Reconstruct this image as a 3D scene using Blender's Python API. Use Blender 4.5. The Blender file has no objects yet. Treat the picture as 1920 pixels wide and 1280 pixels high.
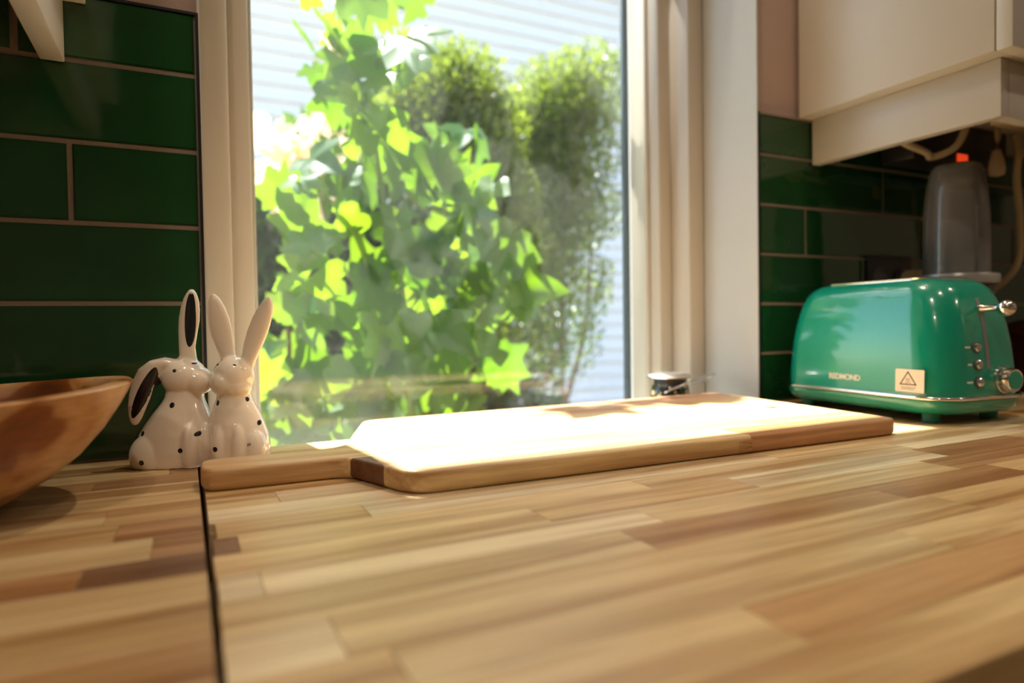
import bpy, bmesh, math, random
from mathutils import Vector, Matrix, Euler
from mathutils.bvhtree import BVHTree
random.seed(7)
PI = math.pi
S = bpy.context.scene
COL = S.collection

# ------------------------------------------------------------------ camera, world, sun, exposure
cam = bpy.data.cameras.new('camera')
cam_ob = bpy.data.objects.new('camera', cam)
COL.objects.link(cam_ob)
cr = Vector((0.89714847, -0.44145428, -0.01558049))
cu = Vector((0.02474003, 0.01499933, 0.99958139))
cf = Vector((0.44103578, 0.89715837, -0.02437822))
M = Matrix((( cr.x, cu.x, -cf.x, -0.01938523), (cr.y, cu.y, -cf.y, -0.75326098), (cr.z, cu.z, -cf.z, 0.12669995), (0, 0, 0, 1)))
cam_ob.matrix_world = M
cam.sensor_width = 36.0
cam.lens = 1245.0/1920.0*36.0
cam.clip_start = 0.01
cam.dof.use_dof = True
cam.dof.focus_distance = 0.62
cam.dof.aperture_fstop = 3.2
S.camera = cam_ob

S.view_settings.view_transform = 'Standard'
S.view_settings.look = 'None'
S.view_settings.gamma = 1.0
S.view_settings.use_curve_mapping = False
S.view_settings.exposure = 0.16

world = bpy.data.worlds.new('world')
S.world = world
world.use_nodes = True
wn = world.node_tree.nodes
wl = world.node_tree.links
wn.clear()
wo = wn.new('ShaderNodeOutputWorld')
bg = wn.new('ShaderNodeBackground')
sky = wn.new('ShaderNodeTexSky')
sky.sky_type = 'NISHITA'
sky.sun_disc = False
sky.sun_elevation = math.radians(58)
sky.sun_rotation = math.radians(-7)
bg.inputs['Strength'].default_value = 0.62
wl.new(sky.outputs[0], bg.inputs[0])
wl.new(bg.outputs[0], wo.inputs[0])

def look_rot(d):
    return Vector(d).to_track_quat('-Z', 'Y').to_euler()

sun = bpy.data.lights.new('sun', 'SUN')
sun.energy = 34.0
sun.color = (1.0, 0.96, 0.90)
sun.angle = math.radians(0.7)
sun_ob = bpy.data.objects.new('sun', sun)
sun_ob.rotation_euler = look_rot((0.11, -1.0, -1.6))
sun_ob.location = (0.2, 4, 6)
COL.objects.link(sun_ob)

def ceiling_spot(x, y, watts, size=0.07, z=1.60, spread=150):
    l = bpy.data.lights.new('ceiling_lamp', 'AREA')
    l.shape = 'DISK'
    l.size = size
    l.energy = watts
    l.color = (1.0, 0.85, 0.68)
    l.spread = math.radians(spread)
    o = bpy.data.objects.new('ceiling_lamp', l)
    o.location = (x, y, z)
    COL.objects.link(o)
LAMPS = [(0.60, -0.08, 5.2), (-0.25, -1.05, 4.6), (0.75, -1.05, 2.4), (1.75, -0.95, 2.8), (-1.2, -1.9, 7.0), (2.1, -2.2, 5.5)]
for x, y, wt in LAMPS:
    ceiling_spot(x, y, wt, 0.035 if y > -0.5 else 0.07)

# ------------------------------------------------------------------ helpers
def lin(r, g, b):
    f = lambda c: (c/255/12.92) if c/255 <= 0.04045 else ((c/255+0.055)/1.055)**2.4
    return (f(r), f(g), f(b), 1.0)

def mat(name):
    m = bpy.data.materials.new(name)
    m.use_nodes = True
    nt = m.node_tree
    return m, nt.nodes, nt.links, nt.nodes['Principled BSDF']

def simple(name, col, rough=0.5, metal=0.0, coat=0.0, noise=0.0, nscale=30.0, bump=0.0, bscale=200.0, spec=0.5):
    m, n, l, b = mat(name)
    b.inputs['Roughness'].default_value = rough
    b.inputs['Metallic'].default_value = metal
    b.inputs['Coat Weight'].default_value = coat
    b.inputs['Coat Roughness'].default_value = 0.04
    b.inputs['Specular IOR Level'].default_value = spec
    tc = n.new('ShaderNodeTexCoord')
    nz = n.new('ShaderNodeTexNoise')
    nz.inputs['Scale'].default_value = nscale
    nz.inputs['Detail'].default_value = 4
    l.new(tc.outputs['Object'], nz.inputs['Vector'])
    mx = n.new('ShaderNodeMix'); mx.data_type = 'RGBA'
    mx.inputs[6].default_value = tuple(c*(1-noise) for c in col[:3])+(1,)
    mx.inputs[7].default_value = tuple(min(1, c*(1+noise)) for c in col[:3])+(1,)
    l.new(nz.outputs['Fac'], mx.inputs[0])
    l.new(mx.outputs[2], b.inputs['Base Color'])
    if bump:
        nb = n.new('ShaderNodeTexNoise'); nb.inputs['Scale'].default_value = bscale
        nb.inputs['Detail'].default_value = 2
        l.new(tc.outputs['Object'], nb.inputs['Vector'])
        bp = n.new('ShaderNodeBump'); bp.inputs['Strength'].default_value = bump; bp.inputs['Distance'].default_value = 0.002
        l.new(nb.outputs['Fac'], bp.inputs['Height'])
        l.new(bp.outputs['Normal'], b.inputs['Normal'])
        if coat:
            l.new(bp.outputs['Normal'], b.inputs['Coat Normal'])
    return m

def wood(name, grain=(2.2, 38, 38), dark=(0.62, 0.48, 0.36), rough=0.42, coat=0.0, use_obj=True, base=(0.5, 0.3, 0.13, 1), lo=0.34, hi=0.62):
    """plank wood: the object's colour sets the tone of each piece, noise drawn along x gives grain"""
    m, n, l, b = mat(name)
    tc = n.new('ShaderNodeTexCoord'); oi = n.new('ShaderNodeObjectInfo')
    sc = n.new('ShaderNodeVectorMath'); sc.operation = 'SCALE'
    sc.inputs[0].default_value = (31.0, 17.3, 9.1)
    l.new(oi.outputs['Random'], sc.inputs['Scale'])
    ad = n.new('ShaderNodeVectorMath'); ad.operation = 'ADD'
    l.new(tc.outputs['Object'], ad.inputs[0]); l.new(sc.outputs[0], ad.inputs[1])
    def noise(scale, detail, dist):
        mp = n.new('ShaderNodeMapping'); mp.inputs['Scale'].default_value = scale
        nz = n.new('ShaderNodeTexNoise'); nz.inputs['Scale'].default_value = 1.0
        nz.inputs['Detail'].default_value = detail; nz.inputs['Distortion'].default_value = dist
        l.new(ad.outputs[0], mp.inputs['Vector']); l.new(mp.outputs[0], nz.inputs['Vector'])
        return nz
    n1 = noise(grain, 4, 0.9)
    rp = n.new('ShaderNodeMapRange'); rp.inputs[1].default_value = lo; rp.inputs[2].default_value = hi
    l.new(n1.outputs['Fac'], rp.inputs[0])
    mx = n.new('ShaderNodeMix'); mx.data_type = 'RGBA'
    src = oi.outputs['Color'] if use_obj else None
    dk = n.new('ShaderNodeMix'); dk.data_type = 'RGBA'; dk.blend_type = 'MULTIPLY'; dk.inputs[0].default_value = 1.0
    dk.inputs[7].default_value = dark+(1,)
    if use_obj:
        l.new(src, dk.inputs[6]); l.new(src, mx.inputs[7])
    else:
        dk.inputs[6].default_value = base; mx.inputs[7].default_value = base
    l.new(dk.outputs[2], mx.inputs[6]); l.new(rp.outputs[0], mx.inputs[0])
    n2 = noise((grain[0]*8, grain[1]*8, grain[2]*8), 3, 0.2)
    fb = n.new('ShaderNodeMapRange'); fb.inputs[3].default_value = 0.84; fb.inputs[4].default_value = 1.10
    fb.inputs[1].default_value = 0.3; fb.inputs[2].default_value = 0.7
    l.new(n2.outputs['Fac'], fb.inputs[0])
    ml = n.new('ShaderNodeMix'); ml.data_type = 'RGBA'; ml.blend_type = 'MULTIPLY'; ml.inputs[0].default_value = 1.0
    l.new(mx.outputs[2], ml.inputs[6]); l.new(fb.outputs[0], ml.inputs[7])
    l.new(ml.outputs[2], b.inputs['Base Color'])
    b.inputs['Roughness'].default_value = rough
    b.inputs['Coat Weight'].default_value = coat
    bp = n.new('ShaderNodeBump'); bp.inputs['Strength'].default_value = 0.12; bp.inputs['Distance'].default_value = 0.001
    l.new(n2.outputs['Fac'], bp.inputs['Height']); l.new(bp.outputs[0], b.inputs['Normal'])
    return m

def link(name, me, m, parent=None, loc=None, rot=None):
    o = bpy.data.objects.new(name, me)
    if m is not None and (len(me.materials) == 0):
        me.materials.append(m)
    COL.objects.link(o)
    if parent is not None:
        o.parent = parent
    if loc is not None: o.location = loc
    if rot is not None: o.rotation_euler = rot
    return o

def from_bm(name, bm, m, parent=None, smooth=False, loc=None, rot=None, auto=None):
    bmesh.ops.recalc_face_normals(bm, faces=bm.faces)
    me = bpy.data.meshes.new(name)
    bm.to_mesh(me); bm.free()
    if smooth:
        for p in me.polygons: p.use_smooth = True
    if auto:
        for p in me.polygons: p.use_smooth = True
        me.set_sharp_from_angle(angle=math.radians(auto))
    return link(name, me, m, parent, loc, rot)

def empty(name, loc=(0, 0, 0), rotz=0.0, label=None, cat=None, group=None, kind=None):
    o = bpy.data.objects.new(name, None)
    o.location = loc; o.rotation_euler = (0, 0, rotz)
    COL.objects.link(o)
    tag(o, label, cat, group, kind)
    return o

def tag(o, label=None, cat=None, group=None, kind=None):
    if label: o['label'] = label
    if cat: o['category'] = cat
    if group: o['group'] = group
    if kind: o['kind'] = kind
    return o

def add_box(bm, x0, x1, y0, y1, z0, z1, bevel=0.0, seg=1):
    r = bmesh.ops.create_cube(bm, size=1.0)
    vs = r['verts']
    for v in vs:
        v.co = Vector(((x0+x1)/2+v.co.x*(x1-x0), (y0+y1)/2+v.co.y*(y1-y0), (z0+z1)/2+v.co.z*(z1-z0)))
    if bevel:
        es = list({e for v in vs for e in v.link_edges})
        bmesh.ops.bevel(bm, geom=es, offset=bevel, segments=seg, affect='EDGES', profile=0.5)
    return bm

def box(name, x0, x1, y0, y1, z0, z1, m, parent=None, bevel=0.0, seg=1, smooth=False):
    bm = bmesh.new()
    add_box(bm, x0, x1, y0, y1, z0, z1, bevel, seg)
    return from_bm(name, bm, m, parent, auto=40 if bevel and seg > 1 else None)

def lathe(bm, prof, n=32, cx=0, cy=0, sx=1.0, sy=1.0, cap=True):
    rings = []
    for r, z in prof:
        if r <= 1e-6:
            rings.append([bm.verts.new((cx, cy, z))])
        else:
            rings.append([bm.verts.new((cx+r*sx*math.cos(2*PI*i/n), cy+r*sy*math.sin(2*PI*i/n), z)) for i in range(n)])
    for a, b in zip(rings, rings[1:]):
        for i in range(n):
            j = (i+1) % n
            if len(a) == 1 and len(b) == 1: continue
            if len(a) == 1: bm.faces.new((a[0], b[i], b[j]))
            elif len(b) == 1: bm.faces.new((a[i], a[j], b[0]))
            else: bm.faces.new((a[i], a[j], b[j], b[i]))
    if cap:
        for R in (rings[0], rings[-1]):
            if len(R) > 2: bm.faces.new(R)
    return bm

def tube(bm, pts, r, n=8, closed=False):
    pts = [Vector(p) for p in pts]
    N = len(pts)
    rings = []
    up = Vector((0, 0, 1))
    for i, p in enumerate(pts):
        if closed: t = (pts[(i+1) % N]-pts[i-1]).normalized()
        else: t = (pts[min(i+1, N-1)]-pts[max(i-1, 0)]).normalized()
        a = t.cross(up)
        if a.length < 1e-4: a = t.cross(Vector((1, 0, 0)))
        a.normalize(); b = a.cross(t)
        rr = r[i] if isinstance(r, (list, tuple)) else r
        rings.append([bm.verts.new(p+rr*(a*math.cos(2*PI*k/n)+b*math.sin(2*PI*k/n))) for k in range(n)])
    for i in range(N if closed else N-1):
        A, B = rings[i], rings[(i+1) % N]
        for k in range(n):
            bm.faces.new((A[k], A[(k+1) % n], B[(k+1) % n], B[k]))
    if not closed:
        bm.faces.new(rings[0]); bm.faces.new(rings[-1])
    return bm

def evaluated(o):
    dg = bpy.context.evaluated_depsgraph_get()
    dg.update()
    return bpy.data.meshes.new_from_object(o.evaluated_get(dg))

# ------------------------------------------------------------------ materials
M_tile = simple('green_glaze', (0.007, 0.050, 0.014, 1), rough=0.08, coat=0.25, noise=0.35, nscale=14, bump=0.10, bscale=26)
M_grout = simple('grout', lin(138, 122, 108), rough=0.9, noise=0.2, nscale=400, bump=0.3, bscale=600)
M_trim = simple('dark_metal_trim', (0.035, 0.035, 0.04, 1), rough=0.35, metal=0.7)
M_paint = simple('mauve_paint', lin(174, 148, 136), rough=0.75, noise=0.04, nscale=20, bump=0.15, bscale=180)
M_room = simple('room_paint', lin(196, 184, 168), rough=0.8, noise=0.03)
M_ceil = simple('ceiling_paint', lin(232, 222, 205), rough=0.85, noise=0.02)
M_floor = simple('floor_boards', lin(70, 52, 38), rough=0.5, noise=0.3, nscale=6)
M_white = simple('white_lacquer', lin(226, 217, 200), rough=0.30, noise=0.02, nscale=12)
M_frame = simple('white_window_plastic', lin(188, 179, 165), rough=0.35, noise=0.02, nscale=10)
M_reveal = simple('white_reveal_paint', lin(186, 186, 182), rough=0.5, noise=0.02, nscale=10)
M_sill = simple('white_sill', lin(225, 222, 212), rough=0.4, noise=0.02)
M_rubber = simple('grey_gasket', lin(70, 86, 98), rough=0.5)
M_cab = simple('cream_cabinet', lin(188, 182, 171), rough=0.38, noise=0.02, nscale=8)
M_chrome = simple('chrome', (0.78, 0.76, 0.73, 1), rough=0.10, metal=1.0)
M_steel = simple('brushed_steel', (0.62, 0.62, 0.62, 1), rough=0.25, metal=1.0)
M_teal = simple('teal_enamel', (0.003, 0.265, 0.170, 1), rough=0.20, coat=0.8, noise=0.04)
M_tealfoot = simple('teal_rubber', (0.004, 0.15, 0.10, 1), rough=0.5)
M_black = simple('black_plastic', (0.012, 0.011, 0.012, 1), rough=0.4)
M_dkgrey = simple('dark_grey_plastic', (0.07, 0.07, 0.075, 1), rough=0.45)
M_grey = simple('grey_plastic', (0.22, 0.22, 0.22, 1), rough=0.35)
M_silverp = simple('silver_plastic', (0.5, 0.49, 0.47, 1), rough=0.3, metal=0.6)
M_cream = simple('cream_plastic', lin(205, 185, 150), rough=0.5)
M_sticker = simple('sticker_paper', lin(232, 214, 188), rough=0.55, noise=0.02)
M_ink = simple('printed_ink', (0.02, 0.02, 0.02, 1), rough=0.6)
M_letter = simple('pale_lettering', lin(225, 222, 205), rough=0.4)
M_maroon = simple('maroon_enamel', (0.028, 0.004, 0.004, 1), rough=0.4)
M_ceramic = simple('cream_ceramic', lin(247, 233, 213), rough=0.10, coat=0.9, noise=0.03, nscale=25)
M_blackglaze = simple('black_glaze', (0.012, 0.012, 0.014, 1), rough=0.18, coat=0.5, noise=0.3, nscale=90)
M_yellow = simple('amber_plastic', lin(190, 120, 20), rough=0.5)
M_garlic = simple('garlic_skin', lin(222, 196, 160), rough=0.55, noise=0.12, nscale=60)
M_soil = simple('garden_soil', lin(92, 82, 60), rough=0.95, noise=0.4, nscale=9, bump=0.6, bscale=40)
M_siding = simple('white_siding', lin(246, 244, 240), rough=0.6, noise=0.02, nscale=3)
M_roofm = simple('grey_roof', lin(110, 108, 110), rough=0.8, noise=0.2)
M_bark = simple('brown_bark', lin(112, 86, 62), rough=0.9, noise=0.35, nscale=40, bump=0.6, bscale=90)
M_stem = simple('green_stem', lin(112, 140, 58), rough=0.6, noise=0.2)
M_stave = wood('acacia_stave', grain=(2.2, 48, 48), dark=(0.60, 0.47, 0.36), rough=0.36, lo=0.36, hi=0.60)
M_board = wood('board_strip', grain=(2.4, 42, 42), rough=0.42)

# red indicator that glows
M_red, n, l, b = mat('red_neon')
b.inputs['Base Color'].default_value = (0.6, 0.02, 0.005, 1)
b.inputs['Emission Color'].default_value = (1, 0.07, 0.015, 1)
b.inputs['Emission Strength'].default_value = 0.6

# clear smoky plastic of the blender cup
M_cup, n, l, b = mat('smoky_clear_plastic')
out = n['Material Output']
tr = n.new('ShaderNodeBsdfTransparent'); tr.inputs[0].default_value = (0.90, 0.89, 0.87, 1)
gl = n.new('ShaderNodeBsdfGlossy'); gl.inputs['Roughness'].default_value = 0.06
df = n.new('ShaderNodeBsdfDiffuse'); df.inputs[0].default_value = (0.5, 0.48, 0.45, 1)
fr = n.new('ShaderNodeFresnel'); fr.inputs[0].default_value = 1.5
m1 = n.new('ShaderNodeMixShader'); m1.inputs[0].default_value = 0.26
m2 = n.new('ShaderNodeMixShader')
l.new(tr.outputs[0], m1.inputs[1]); l.new(df.outputs[0], m1.inputs[2])
l.new(fr.outputs[0], m2.inputs[0]); l.new(m1.outputs[0], m2.inputs[1]); l.new(gl.outputs[0], m2.inputs[2])
l.new(m2.outputs[0], out.inputs['Surface'])
n.remove(b)

# window pane: clear with fresnel reflection
M_glass, n, l, b = mat('window_glass')
out = n['Material Output']
tr = n.new('ShaderNodeBsdfTransparent'); tr.inputs[0].default_value = (0.97, 0.985, 0.975, 1)
gl = n.new('ShaderNodeBsdfGlossy'); gl.inputs['Roughness'].default_value = 0.0
ge = n.new('ShaderNodeNewGeometry')
dt = n.new('ShaderNodeVectorMath'); dt.operation = 'DOT_PRODUCT'
l.new(ge.outputs['Normal'], dt.inputs[0]); l.new(ge.outputs['Incoming'], dt.inputs[1])
def mth(op, a=None, va=None, vb=None):
    q = n.new('ShaderNodeMath'); q.operation = op
    if a is not None: l.new(a, q.inputs[0])
    if va is not None: q.inputs[0].default_value = va
    if vb is not None: q.inputs[1].default_value = vb
    return q
ab = mth('ABSOLUTE', dt.outputs['Value'])
om = mth('SUBTRACT', None, 1.0); l.new(ab.outputs[0], om.inputs[1])
p5 = mth('POWER', om.outputs[0], None, 5.0)
ml = mth('MULTIPLY_ADD', p5.outputs[0], None, 0.96); ml.inputs[2].default_value = 0.04
m2 = n.new('ShaderNodeMixShader')
l.new(ml.outputs[0], m2.inputs[0]); l.new(tr.outputs[0], m2.inputs[1]); l.new(gl.outputs[0], m2.inputs[2])
l.new(m2.outputs[0], out.inputs['Surface']); n.remove(b)

# fly screen: a fine grid of pale threads, mostly open
M_screen, n, l, b = mat('fly_screen_mesh')
out = n['Material Output']
tc = n.new('ShaderNodeTexCoord'); sp = n.new('ShaderNodeSeparateXYZ')
l.new(tc.outputs['Object'], sp.inputs[0])
def thread(sock):
    a = n.new('ShaderNodeMath'); a.operation = 'MULTIPLY'; a.inputs[1].default_value = 1/0.0019
    l.new(sock, a.inputs[0])
    f = n.new('ShaderNodeMath'); f.operation = 'FRACT'; l.new(a.outputs[0], f.inputs[0])
    g = n.new('ShaderNodeMath'); g.operation = 'LESS_THAN'; g.inputs[1].default_value = 0.07
    l.new(f.outputs[0], g.inputs[0])
    return g
gx, gz = thread(sp.outputs['X']), thread(sp.outputs['Z'])
mxm = n.new('ShaderNodeMath'); mxm.operation = 'MAXIMUM'
l.new(gx.outputs[0], mxm.inputs[0]); l.new(gz.outputs[0], mxm.inputs[1])
tr = n.new('ShaderNodeBsdfTransparent')
df = n.new('ShaderNodeBsdfDiffuse'); df.inputs[0].default_value = (0.12, 0.125, 0.12, 1)
tl = n.new('ShaderNodeBsdfTranslucent'); tl.inputs[0].default_value = (0.12, 0.125, 0.12, 1)
md = n.new('ShaderNodeMixShader'); md.inputs[0].default_value = 0.5
l.new(df.outputs[0], md.inputs[1]); l.new(tl.outputs[0], md.inputs[2])
m2 = n.new('ShaderNodeMixShader')
l.new(mxm.outputs[0], m2.inputs[0]); l.new(tr.outputs[0], m2.inputs[1]); l.new(md.outputs[0], m2.inputs[2])
l.new(m2.outputs[0], out.inputs['Surface']); n.remove(b)

def leaf_mat(name, c1, c2, t1, t2, rough=0.35, gloss=0.045):
    m, n, l, b = mat(name)
    out = n['Material Output']; n.remove(b)
    oi = n.new('ShaderNodeObjectInfo'); tc = n.new('ShaderNodeTexCoord')
    nz = n.new('ShaderNodeTexNoise'); nz.inputs['Scale'].default_value = 22
    l.new(tc.outputs['Object'], nz.inputs['Vector'])
    mm = n.new('ShaderNodeMath'); mm.operation = 'ADD'
    l.new(oi.outputs['Random'], mm.inputs[0]); l.new(nz.outputs['Fac'], mm.inputs[1])
    hf = n.new('ShaderNodeMath'); hf.operation = 'MULTIPLY'; hf.inputs[1].default_value = 0.5
    l.new(mm.outputs[0], hf.inputs[0])
    def mixc(a, bb):
        x = n.new('ShaderNodeMix'); x.data_type = 'RGBA'
        x.inputs[6].default_value = a; x.inputs[7].default_value = bb
        l.new(hf.outputs[0], x.inputs[0]); return x
    cd, ct = mixc(c1, c2), mixc(t1, t2)
    df = n.new('ShaderNodeBsdfDiffuse'); l.new(cd.outputs[2], df.inputs[0])
    tl = n.new('ShaderNodeBsdfTranslucent'); l.new(ct.outputs[2], tl.inputs[0])
    gl = n.new('ShaderNodeBsdfGlossy'); gl.inputs['Roughness'].default_value = rough
    gl.inputs[0].default_value = (0.9, 0.95, 1, 1)
    a = n.new('ShaderNodeMixShader'); a.inputs[0].default_value = 0.62
    l.new(df.outputs[0], a.inputs[1]); l.new(tl.outputs[0], a.inputs[2])
    c = n.new('ShaderNodeMixShader'); c.inputs[0].default_value = gloss
    l.new(a.outputs[0], c.inputs[1]); l.new(gl.outputs[0], c.inputs[2])
    l.new(c.outputs[0], out.inputs['Surface'])
    return m
M_leaf = leaf_mat('vine_leaf', lin(44, 94, 22), lin(84, 128, 36), lin(76, 132, 12), lin(148, 178, 26))
M_leafsunlit = leaf_mat('sun_whitened_leaf', lin(225, 205, 175), lin(240, 228, 205), lin(245, 225, 185), lin(250, 235, 205))  # near-white colour stands in for strong sun bleaching out the leaves
M_needle = leaf_mat('cedar_spray', lin(60, 84, 34), lin(104, 122, 50), lin(102, 128, 28), lin(150, 164, 56), gloss=0.05)
M_hedge = leaf_mat('hedge_leaf', lin(44, 74, 34), lin(78, 106, 48), lin(62, 104, 20), lin(110, 142, 34), gloss=0.05)

# ------------------------------------------------------------------ room shell
def structure(o): o['kind'] = 'structure'; return o
OPX, HEAD = 0.777, 0.975      # window opening: x 0..OPX, head height
SILL = -0.10
FZ = SILL-0.020      # the frame starts under the sill board
wall = structure(empty('wall_back'))
bm = bmesh.new()
add_box(bm, -2.3, 0.0, 0.008, 0.27, -0.92, 1.65)
add_box(bm, OPX, 2.6, 0.008, 0.27, -0.92, 1.65)
add_box(bm, 0.0, OPX, 0.008, 0.27, HEAD, 1.65)
add_box(bm, 0.0, OPX, 0.008, 0.27, -0.92, SILL-0.0205)
from_bm('plaster', bm, M_paint, wall)
bm = bmesh.new()
add_box(bm, -1.2, -0.0028, 0.0022, 0.008, 0.0, 0.446)
from_bm('grout', bm, M_grout, wall)
bm = bmesh.new()
add_box(bm, OPX+0.0028, 2.6, 0.0022, 0.008, 0.0, 0.446)
from_bm('grout', bm, M_grout, wall)

# tiles: rows of 77 mm pitch, 293 mm long
PIT, GR, TL = 0.077, 0.0046, 0.2935
rows = [(k*PIT+GR/2, (k+1)*PIT-GR/2) for k in range(5)]+[(5*PIT+GR/2, 0.4462)]
def tile(x0, x1, z0, z1):
    cx, cz = (x0+x1)/2, (z0+z1)/2
    w, h = (x1-x0)/2, (z1-z0)/2
    bm = bmesh.new()
    add_box(bm, -w, w, 0, 0.006, -h, h)
    es = [e for e in bm.edges if all(v.co.y < 0.001 for v in e.verts)]
    bmesh.ops.bevel(bm, geom=es, offset=0.0016, segments=2, affect='EDGES')
    o = from_bm('tile', bm, M_tile, wall, auto=50)
    o.location = (cx, 0.0+random.uniform(0, 0.0004), cz)
    o.rotation_euler = (random.uniform(-.004, .004), random.uniform(-.0015, .0015), random.uniform(-.0025, .0025))
    return o
left_first = [0.2, 0.27, 0.2, 0.1095, 0.24, 0.149]      # length of the tile beside the trim, row 0 at the counter
right_first = [0.2, 0.29, 0.24, 0.1005, 0.2935, 0.18]
for k, (z0, z1) in enumerate(rows):
    x1 = -0.0045; w = left_first[k]
    while x1 > -1.0:
        tile(x1-w+GR/2, x1, z0, z1)
        x1 = x1-w-GR/2; w = TL
    x0 = OPX+0.0050; w = right_first[k]
    while x0 < 2.0:
        tile(x0, x0+w-GR/2, z0, z1)
        x0 = x0+w+GR/2; w = TL-GR/2
# metal edge trims of the tile
structure(box('trim_1', -0.0028, 0.0, -0.0015, 0.008, 0.0, 0.449, M_trim))
structure(box('trim_2', -1.2, -0.0028, -0.0015, 0.008, 0.4465, 0.449, M_trim))
structure(box('trim_3', OPX, OPX+0.0034, -0.0015, 0.008, 0.0, 0.449, M_trim))
structure(box('trim_4', OPX+0.0034, 2.6, -0.0010, 0.008, 0.4465, 0.449, M_grout))
# other walls
structure(box('floor', -2.4, 2.7, -3.4, 0.3, -0.95, -0.92, M_floor))
structure(box('ceiling', -2.4, 2.7, -3.4, 0.3, 1.65, 1.70, M_ceil))
structure(box('wall_left', -2.4, -2.3, -3.4, 0.3, -0.92, 1.65, M_room))
structure(box('wall_right', 2.6, 2.7, -3.4, 0.3, -0.92, 1.65, M_room))
structure(box('wall_front', -2.4, 2.7, -3.5, -3.4, -0.92, 1.65, M_room))

# ------------------------------------------------------------------ window
win = structure(empty('window_1'))
bm = bmesh.new()
add_box(bm, -0.001, 0.0015, 0.0, 0.117, SILL, HEAD)
add_box(bm, OPX-0.0015, OPX+0.001, 0.0, 0.117, SILL, HEAD)
add_box(bm, 0.0, OPX, 0.0, 0.117, HEAD-0.0015, HEAD+0.001)
from_bm('reveal', bm, M_reveal, win)
box('window_sill', 0.0015, OPX-0.0015, 0.0085, 0.1165, SILL-0.0195, SILL, M_sill, win, 0.002, 2)
def frame_ring(name, x0, x1, z0, z1, w, y0, y1, m, bev=0.003):
    bm = bmesh.new()
    add_box(bm, x0, x0+w, y0, y1, z0, z1, bev, 2)
    add_box(bm, x1-w, x1, y0, y1, z0, z1, bev, 2)
    add_box(bm, x0+w, x1-w, y0+0.0005, y1, z1-w, z1, bev, 2)
    add_box(bm, x0+w, x1-w, y0+0.0005, y1, z0, z0+w, bev, 2)
    return from_bm(name, bm, m, win, auto=40)
frame_ring('outer_frame', 0.0015, OPX-0.0015, FZ, HEAD-0.0015, 0.0325, 0.117, 0.26, M_frame)
frame_ring('sash', 0.0345, OPX-0.0345, FZ+0.033, HEAD-0.0345, 0.0275, 0.160, 0.2445, M_frame, 0.005)
frame_ring('glazing_bead', 0.0622, OPX-0.0622, FZ+0.0607, HEAD-0.0622, 0.006, 0.186, 0.197, M_frame, 0.002)
frame_ring('gasket', 0.0622, OPX-0.0622, FZ+0.0607, HEAD-0.0622, 0.0025, 0.1972, 0.1995, M_frame, 0.0)
box('pane', 0.0622, OPX-0.0622, 0.1995, 0.2035, FZ+0.0607, HEAD-0.0622, M_glass, win)
frame_ring('screen_frame', 0.0605, OPX-0.0605, FZ+0.0585, HEAD-0.0605, 0.0115, 0.2455, 0.2555, M_rubber, 0.001)
box('fly_screen', 0.070, OPX-0.070, 0.2500, 0.2506, FZ+0.068, HEAD-0.070, M_screen, win)
bm = bmesh.new()
add_box(bm, -0.01, 0.035, 0.262, 0.30, SILL-0.04, HEAD+0.05, 0.002)
add_box(bm, OPX-0.035, OPX+0.01, 0.262, 0.30, SILL-0.04, HEAD+0.05, 0.002)
add_box(bm, 0.035, OPX-0.035, 0.262, 0.30, HEAD-0.05, HEAD+0.05, 0.002)
add_box(bm, 0.035, OPX-0.035, 0.262, 0.32, SILL-0.06, SILL, 0.002)
from_bm('exterior_casing', bm, M_siding, win)

# ------------------------------------------------------------------ countertops made of staves
TONES = {'pale': lin(226, 204, 162), 'light': lin(216, 186, 134), 'mid': lin(206, 170, 116), 'warm': lin(196, 154, 104),
         'tan': lin(186, 142, 96), 'dark': lin(140, 102, 70)}
def stave(parent, x0, x1, y0, y1, tone, z0=-0.038, z1=0.0, br=1.0):
    g = 0.00012
    bm = bmesh.new()
    add_box(bm, x0+g, x1-g, y0+g, y1-g, z0, z1)
    es = [e for e in bm.edges if all(v.co.z > z1-0.001 for v in e.verts)]
    bmesh.ops.bevel(bm, geom=es, offset=0.00025, segments=1, affect='EDGES')
    o = from_bm('stave', bm, M_stave, parent)
    c = TONES[tone]; k = br*random.uniform(0.92, 1.08); w = random.uniform(-0.02, 0.015)
    o.color = (c[0]*k*(1+w), c[1]*k, c[2]*k*(1-w), 1)
    return o
def pick():
    return random.choices(['pale', 'light', 'mid', 'warm', 'tan', 'dark'], [3, 6, 5, 3, 1.5, 0])[0]
def lay(parent, xa, xb, edges, joints, tones):
    rng = random.Random(11)
    for i, (ya, yb) in enumerate(zip(edges, edges[1:])):      # ya > yb : from the wall towards the room
        js = sorted(joints.get(i, []))
        xs = [xa]+[j for j in js if xa < j < xb]
        # random joints where none were read off
        last = xs[-1]
        while last < xb-0.12:
            last += rng.uniform(0.16, 0.42)
            if last < xb-0.08: xs.append(last)
        # and to the left of the first known one
        fill = []
        if js:
            first = xs[1] if len(xs) > 1 else xb
            x = first
            while x > xa+0.5:
                x -= rng.uniform(0.2, 0.4); fill.append(x)
        xs = sorted(xs+fill)+[xb]
        xs[0] += {8: 0.0035, 9: 0.0008, 11: 0.0006, 13: -0.0004}.get(i, 0)
        for j, (p, q) in enumerate(zip(xs, xs[1:])):
            stave(parent, p, q, yb, ya, tones.get((i, j)) or pick())
right = empty('countertop', (0, 0, 0), 0, 'long butcher-block countertop right of the seam, under cutting board and toaster', 'countertop')
R_edges = [0.0045, -0.033, -0.069, -0.104, -0.139, -0.174, -0.209, -0.244, -0.279, -0.314, -0.347, -0.383, -0.420, -0.457, -0.498, -0.535, -0.572, -0.612]
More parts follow.
